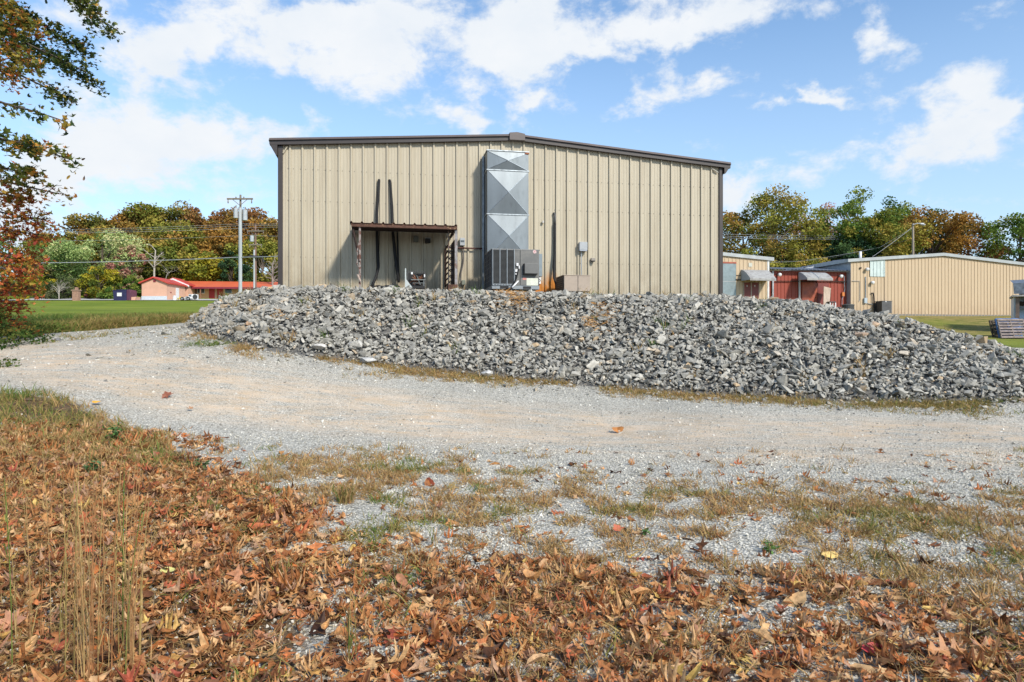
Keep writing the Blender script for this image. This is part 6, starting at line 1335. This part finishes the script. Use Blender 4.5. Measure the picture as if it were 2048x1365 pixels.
PINKR = [(0.192,0.080,0.064),(0.384,0.160,0.128),(0.544,0.288,0.208),(0.640,0.416,0.288),(0.320,0.352,0.128)]
# wooded hill on the left: crest points (px, top y, distance, width, palette)
hill = [(90,470,150,10,OLIVE,'olive tree at the far left foot of the hill, mostly behind the near branches'),(125,455,150,9,OLIVE,'dark olive tree at the left end of the wooded hill'),(165,438,158,11,ORG,'small orange brown tree on the left slope of the wooded hill'),(205,422,160,12,OLIVE,'olive brown tree low on the left shoulder of the hill'),
        (240,416,165,12,ORG,'orange brown tree on the left shoulder of the hill'),(285,412,168,13,ORG,'broad orange brown crown on the hill behind the green maple'),(325,408,168,13,YG,'yellow green crown at the top of the hill, left of centre'),
        (365,408,170,13,OLIVE,'olive gold crown at the top of the hill above the bare tree'),(405,404,172,11,RUS,'pointed russet crown standing highest on the hill'),(440,412,170,12,ORG,'orange crown on the hill just left of the tall pole'),
        (478,416,172,12,RUS,'russet crown on the hill behind the tall pole'),(515,416,170,12,RUS,'russet crown on the hill right of the tall pole'),(550,422,168,12,ORG,'orange crown on the hill next to the beige building'),(592,430,165,14,OLIVE,'olive crown behind the corner of the beige building'),
        (215,452,148,10,YG,'yellow green tree halfway up the hill behind the pale maple'),(320,450,150,12,OLIVE,'olive tree halfway up the hill right of the maple'),(360,440,152,12,YG,'yellow green tree in the middle of the hill'),
        (400,446,152,11,ORG,'orange tree in the middle of the hill'),(440,452,150,11,ORG,'bright orange tree in the middle of the hill left of the tall pole'),(525,470,146,11,YG,'yellow green tree in front of the hill beside the beige building'),
        (345,480,142,9,YG,'gold green tree directly behind the bare white tree'),(388,490,140,10,YG,'golden tree behind the orange motel roof'),(425,500,138,8,YEL_,'yellow green small tree behind the motel wing'),(318,505,139,8,OLIVE,'dark olive tree behind the red motel roof')]
for i, (px, yt, D, W_, rp, lab) in enumerate(hill):
    b = gpt(px, D); zt = P(px, yt, D)[2]; H = max(6., min(zt-b[2], 17.)); b[2] = zt-H
    hz0 = float(gz(b[0], D)[0])
    if b[2] > hz0: H = zt-hz0; b[2] = hz0
    tree('forest_tree', lab, 'tree', b, H, W_*1.35, rp, 1000+i, lo=max(.12, 1-15./H), nb=34, nl=6500, ls=.62, blobr=.27, group='trees on the wooded hill')
b = gpt(462, 134); tree('cedar_tree', 'dark green conifer behind the motel wing by the poles', 'tree', b, P(462, 490, 134)[2]-b[2], 6.5, DGR, 1100, lo=.05, nb=30, nl=4200, ls=.4, spike=.75)
b = gpt(488, 133); tree('cedar_tree', 'smaller dark conifer just right of the tall pole', 'tree', b, P(488, 520, 133)[2]-b[2], 5, DGR, 1101, lo=.05, nb=24, nl=3000, ls=.4, spike=.6)
b = gpt(205, 132); tree('maple_tree', 'big pale green maple tree with pinkish edges left of the motel', 'tree', b, P(205, 447, 132)[2]-b[2], 17.5, PALE, 1102, lo=.08, nb=60, nl=13000, ls=.42, blobr=.2)
b = gpt(255, 129); tree('maple_tree', 'pale tan and pink leaved tree at the right side of the big green maple', 'tree', b, P(255, 480, 129)[2]-b[2], 6.5, PINKR, 1103, lo=.1, nb=34, nl=3800, ls=.4)
b = gpt(120, 130); tree('maple_tree', 'bluish green tree at the left side of the big maple', 'tree', b, P(125, 480, 130)[2]-b[2], 11, PALE, 1104, lo=.08, nb=36, nl=6000, ls=.42)
b = gpt(198, 121); tree('yellow_tree', 'round yellow green tree behind the brick pillar', 'tree', b, P(198, 528, 121)[2]-b[2], 8, YEL_, 1105, lo=.05, nb=34, nl=5200, ls=.33)
b = gpt(262, 123); tree('bush', 'green leafy bush between the dumpster and the motel', 'bush', b, P(262, 545, 123)[2]-b[2], 5, GRN, 1106, lo=.02, nb=26, nl=3200, ls=.32)
b = gpt(125, 120); tree('bush', 'large grey green bush left of the brick pillar', 'bush', b, P(125, 548, 120)[2]-b[2], 6.5, [(.05,.07,.025),(.10,.13,.05),(.14,.16,.07),(.19,.19,.09)], 1107, lo=.0, nb=30, nl=4200, ls=.3)
b = gpt(173, 119.5); tree('bush', 'small dark pink bush right of the brick pillar', 'bush', b+np.array([0, 0, .6]), P(173, 549, 119.5)[2]-b[2]-.6, 2.6, [(.10,.03,.03),(.22,.08,.07),(.28,.12,.10)], 1108, lo=.0, nb=14, nl=1200, ls=.26)
b = gpt(70, 121); tree('bush', 'yellow green bush at the far left behind the red branches', 'bush', b, P(80, 545, 121)[2]-b[2], 7, YEL_, 1109, lo=.0, nb=28, nl=3400, ls=.33)
b = gpt(230, 120.5); tree('bush', 'dark green bush behind the dumpster', 'bush', b, P(225, 560, 120.5)[2]-b[2], 6, GRN, 1110, lo=.0, nb=26, nl=3000, ls=.3)
b = gpt(20, 126); tree('forest_tree', 'green tree at the far left edge behind the red branches', 'tree', b, 14, 13, GRN, 1111, lo=.05, nb=36, nl=5000, ls=.45)
# right side row
right = [(1490,405,84,10.5,OLIVE,'olive gold tree next to the right edge of the beige building'),(1545,362,82,12,YG,'tall gold and rust tree with ragged top right of the beige building'),(1610,430,86,9,OLIVE,'olive tree between the tall gold tree and the green one'),
         (1645,400,96,9,PINKR,'thin reddish tree with sky showing through, behind the green tree'),(1708,368,84,10.5,GRN,'tall bright green tree behind the red wing'),(1690,470,80,8,DGR,'dark low tree under the bright green one'),
         (1765,410,80,10,YG,'pale olive tree right of the bright green tree'),(1815,390,86,10,GRN,'green tree behind the street light pole'),(1862,405,82,11,ORG,'orange brown tree right of the street light'),(1935,425,84,9,RUS,'russet green tree at the end of the row by the plain pole'),
         (2040,418,80,10,GRN,'dark green tree at the right edge of the picture'),(1590,500,78,8,YG,'low golden tree just behind the red wing roof'),(1485,500,78,8,YG,'low golden tree behind the tan building end'),(2110,400,84,12,GRN,'tree beyond the right edge')]
for i, (px, yt, D, W_, rp, lab) in enumerate(right[:-1]):
    b = gpt(px, D); zt = P(px, yt, D)[2]; H = zt-b[2]
    dn = .62 if i in (3, 9) else 1.
    tree('roadside_tree', lab, 'tree', b, H, W_, rp, 1200+i, lo=.2 if H > 9 else .05, nb=60, nl=int(10000*dn), ls=.30, blobr=.215, group='trees behind the warehouses', tw=.22)
# bare trees
def bare_tree(px, yt, D, yb, label, seed, W_, m, nbr=9, tilt=0):
    r = np.random.RandomState(seed); b = P(px, yb, D); g = float(gz(b[0], D)[0]); b[2] = min(b[2], g+.0) if yb > 600 else b[2]; zt = P(px, yt, D)[2]; H = zt-b[2]; t = thing('bare_tree', label, 'tree', WORLD, tuple(b)); mb = MB()
    top_ = b+np.array([tilt, 0, H*.72]); mid_ = b+np.array([tilt*.3, 0, H*.42]); mb.tube([b-np.array([0, 0, .5]), mid_, top_], [H*.024, H*.02, H*.013], 7, False); mb.build('trunk', m, t); mb = MB()
    for k in range(nbr):
        s_ = r.uniform(.35, 1); st = b*(1-s_)+top_*s_; a_ = r.rand()*6.28; L_ = W_*r.uniform(.3, .6); up = r.uniform(.3, 1.); dv = np.array([math.cos(a_), .4*math.sin(a_), up]); e = st+dv*L_; m_ = (st+e)/2+np.array([0, 0, L_*.14*r.normal()]); mb.tube([st, m_, e], [H*.010, H*.007, H*.003], 5, False)
        for q in range(3):
            s2 = r.uniform(.3, .9); p0 = st*(1-s2)+e*s2; e2 = p0+np.array([r.normal()*.5, .2*r.normal(), r.rand()*.8])*L_*.45; mb.tube([p0, (p0+e2)/2+r.normal(0, .05, 3)*L_, e2], [H*.005, H*.0035, H*.0015], 4, False)
    mb.build('branches', m, t); return t
BBK = mat('bleached_bark', (.42, .38, .32), .9, var=.2, scale=3)
bare_tree(308, 478, 131, 560, 'dead bleached tree standing behind the red motel roof', 11, 4.5, BBK, 9, .3)
bare_tree(330, 535, 130, 560, 'low bleached dead branch right of the dead tree', 12, 4.5, BBK, 6, 1.2)
bare_tree(545, 500, 128, 590, 'grey leafless tree at the left edge of the beige building', 13, 5., mat('grey_bark', (.25, .21, .18), .9), 16, 0.)
bare_tree(118, 560, 117, 600, 'bare twiggy grey bush left of the brick pillar', 14, 3.5, BBK, 14, 0.)

# ---- overhanging foreground tree, trunk out of frame to the left
KD = 1.62; tb = np.array([-15.2, 18.6, float(gz(-15.2, 18.6)[0])]); ft = thing('foreground_tree', 'tree with green, orange and dark red leaves hanging in from the left edge', 'tree', WORLD, tuple(tb))
r = np.random.RandomState(21); mb = MB(); H = 14.
trunk_pts = [tb-np.array([0, 0, .3]), tb+np.array([.1, 0, 3.5]), tb+np.array([.3, .1, 7]), tb+np.array([.4, 0, 11]), tb+np.array([.3, 0, H])]; mb.tube(trunk_pts, [.24, .19, .15, .10, .04], 10, False); mb.build('trunk', BARK, ft, smooth=True)
mbl = MB(); LP, LT, LS = [], [], []
def spray(p0, p1, sag, D_, tint, n_tw, leafn, ls, width):
    """one bough with twigs; leaves hang along the twigs"""
    p0 = np.array(p0); p1 = np.array(p1); L_ = np.linalg.norm(p1-p0); pts = []
    for k in range(9): t_ = k/8; q = p0*(1-t_)+p1*t_; q = q+np.array([0, 0, sag*4*t_*(1-t_)]); pts.append(q+r.normal(0, .02, 3)*L_*.3*(0 < k < 8))
    mbl.tube(pts, [.045*(1-.85*k/8)*min(1, L_/3)+.004 for k in range(9)], 5, False)
    for k in range(n_tw):
        t_ = r.uniform(.22, 1.)**.8; i = min(int(t_*8), 7); q = pts[i]*(1-(t_*8-i))+pts[i+1]*(t_*8-i); dv = pts[-1]-pts[0]; dv = dv/np.linalg.norm(dv); side = r.normal(0, 1, 3); side[1] *= 1.; w_ = width*(1.05-t_*.75)*r.uniform(.4, 1.1)
        e = q+(dv*.8+side*.55)*w_*.75+np.array([0, 0, -.10*w_]); m_ = (q+e)/2+np.array([0, 0, .05]); mbl.tube([q, m_, e], [.009, .006, .003], 4, False)
        bt_ = r.normal(0, .10)
        for j in range(leafn):
            s_ = r.uniform(.1, 1.05); c = (q*(1-s_)**2+2*m_*s_*(1-s_)+e*s_**2)+r.normal(0, .08, 3); LP.append(c-np.array([0, 0, .03])); LT.append(np.clip(tint+bt_+r.normal(0, .15), 0, 1)); LS.append(ls*r.uniform(.6, 1.25))
def rel(px, py, D): return P(px, py, D)
def anchor(h): k = np.clip(h/H, 0, 1); return tb+np.array([.3, 0, h])
# tint 0 = dark green, .35 = green yellow, .6 orange, 1 = deep red
B_ = [((-260,-330),(236,62),9.2,.05,.12,46,17,.075,.95,6.5),((-260,-260),(205,30),8.6,.05,.16,44,17,.075,.95,6.5),((-260,-160),(168,100),9.0,.04,.2,40,17,.072,.8,6),((-260,-120),(206,181),9.3,.05,.12,40,15,.070,.7,5.5),((-260,-60),(172,145),8.8,.05,.1,34,15,.070,.6,5.5),
      ((-260,0),(155,205),9.,.0,.22,30,13,.068,.6,5.),((-300,-200),(70,60),8.2,.0,.5,50,15,.075,.9,5.5),((-300,-120),(60,130),8.2,.0,.55,44,14,.075,.9,5.),((-300,0),(40,165),8.2,.0,.62,24,9,.07,.7,4.5),
      ((-300,130),(135,245),8.,.1,.34,24,8,.095,.6,4.5),((-300,150),(50,215),8.3,.0,.45,16,7,.09,.6,4.5),((-300,200),(90,300),7.8,.0,.3,28,10,.10,.6,4.),((-300,230),(141,320),8.,.1,.38,34,10,.095,.6,4.),((-300,270),(70,350),8.,.0,.38,30,11,.09,.7,4.),
      ((-300,320),(118,388),8.3,.05,.55,34,12,.08,.7,3.5),((-300,330),(60,400),8.4,.0,.72,40,13,.08,.8,3.5),((-300,370),(92,440),8.5,.0,.7,44,13,.075,.8,3.2),((-300,420),(78,470),8.6,.0,.82,46,14,.075,.8,3.),((-300,470),(70,520),8.7,.0,.7,56,16,.075,.9,2.8),((-300,500),(68,545),8.4,.05,.82,50,15,.075,.9,2.6),
      ((-300,540),(62,575),8.6,.05,.85,56,16,.072,.9,2.4),((-300,570),(55,610),8.8,.05,.88,50,15,.07,.9,2.2),((-300,600),(30,640),8.9,.0,.9,34,12,.07,.8,2.),((-300,100),(-20,30),9,.0,.35,30,12,.08,.9,5)]
for (pa, pb, D, sg_, tn, nt_, ln, ls_, wd, hh) in B_:
    D = D*KD; ls_ = ls_*(1.3 if ls_ < .08 else 1.35); ln = int(ln*(1.5 if pb[1] < 210 else 1.15)); nt_ = int(nt_*(1.15 if pb[1] < 210 else .75)); wd = wd*KD*.8; tn = tn*.88
    p1 = rel(pb[0], pb[1], D); p0 = rel(pa[0], pa[1], D+.4); h0 = max(1., p0[2]-tb[2]-.2); root = anchor(min(h0*.9+.2, H-.3)); mbl.tube([root, (root*.4+p0*.6)+np.array([0, 0, .1]), p0], [.06, .05, .045], 6, False)
    spray(p0, p1, sg_, D, tn, nt_, ln, ls_, wd)
mbl.build('branches', mat('twig_bark', (.07, .055, .045), .9), ft)
LP = np.array(LP); n = len(LP); rs2 = np.random.RandomState(4)
MAP = [leaf_shape('maple', 820+k, .5) for k in range(6)]
V, Fl, S, ids = instance_arrays(MAP, LP-tb, rotmats(n, tilt=np.abs(rs2.normal(.5, .6, n))), np.array(LS)*1.25)
fm = ramp_mat('hanging_leaf', [(.025,.055,.015),(.06,.10,.02),(.18,.20,.035),(.38,.27,.045),(.55,.22,.04),(.50,.12,.04),(.34,.06,.035)], source='tint', rough=.55, trans=.35, spec=.35, pos=[0,.14,.32,.48,.64,.8,.97], mottle=.25, mscale=9)
np_mesh('foliage', V, Fl, S, fm, ft, np.array(LT)[ids]); print('tree leaves', n)
# falling leaves
for k, (px, py, s_, c_) in enumerate([(167, 318, .06, (.12,.07,.03)), (152, 347, .05, (.3,.2,.04)), (137, 355, .06, (.3,.2,.04)), (170, 357, .07, (.10,.05,.02)), (165, 355, .05, (.12,.06,.03))][:4]):
    b = P(px, py, 7.5); V, Fc = leaf_shape('oval', 840+k, .8); Mx = rotmats(1, True)[0]; mb = MB(); mb.add((V*s_)@Mx.T+b, Fc)
    solo(mb, 'falling_leaf', mat('falling_'+str(k), c_, .6), ['upper brown leaf falling in the air right of the near tree', 'yellow leaf falling, the middle one of the lower three', 'yellow brown leaf falling nearest to the tree branches', 'dark brown leaf falling farthest right and upright'][k], 'leaf', WORLD, tuple(b))
# shrubs under the near tree and along the verge
def shrub(px, D, H, W_, rp, seed, label, nl=2600, ls=.06, lo=.0, nb=26, name='shrub', dy=0):
    b = gpt(px, D); return tree(name, label, 'shrub', b, H, W_, rp, seed, lo=lo, nb=nb, nl=nl, ls=ls, blobr=.28, tw=.02)
REDG = [(.03,.07,.015),(.06,.11,.02),(.11,.15,.03),(.20,.14,.03),(.38,.09,.03)]
shrub(-40, 13.5, 1.6, 2.2, REDG, 1300, 'reddish green shrub at the left edge beside the road', 3800)
shrub(40, 15., 1.15, 1.8, REDG, 1301, 'small shrub with red tips at the edge of the gravel road, left', 2800)
shrub(20, 17., 1.3, 2.4, GRN, 1302, 'green shrub behind the red tipped shrub at the left edge', 3200)
shrub(95, 17.5, .75, 1.6, GRN, 1303, 'low dark green shrub on the verge left of the road', 2400, .05)
shrub(148, 19., .72, 1.8, [(.02,.04,.01),(.05,.09,.02),(.09,.13,.03)], 1304, 'low spreading green shrub in the tall grass by the road', 2600, .055)
shrub(-10, 11., .8, 1.2, REDG, 1305, 'little red and green sapling leaves at the left edge above the verge', 1500, .05)
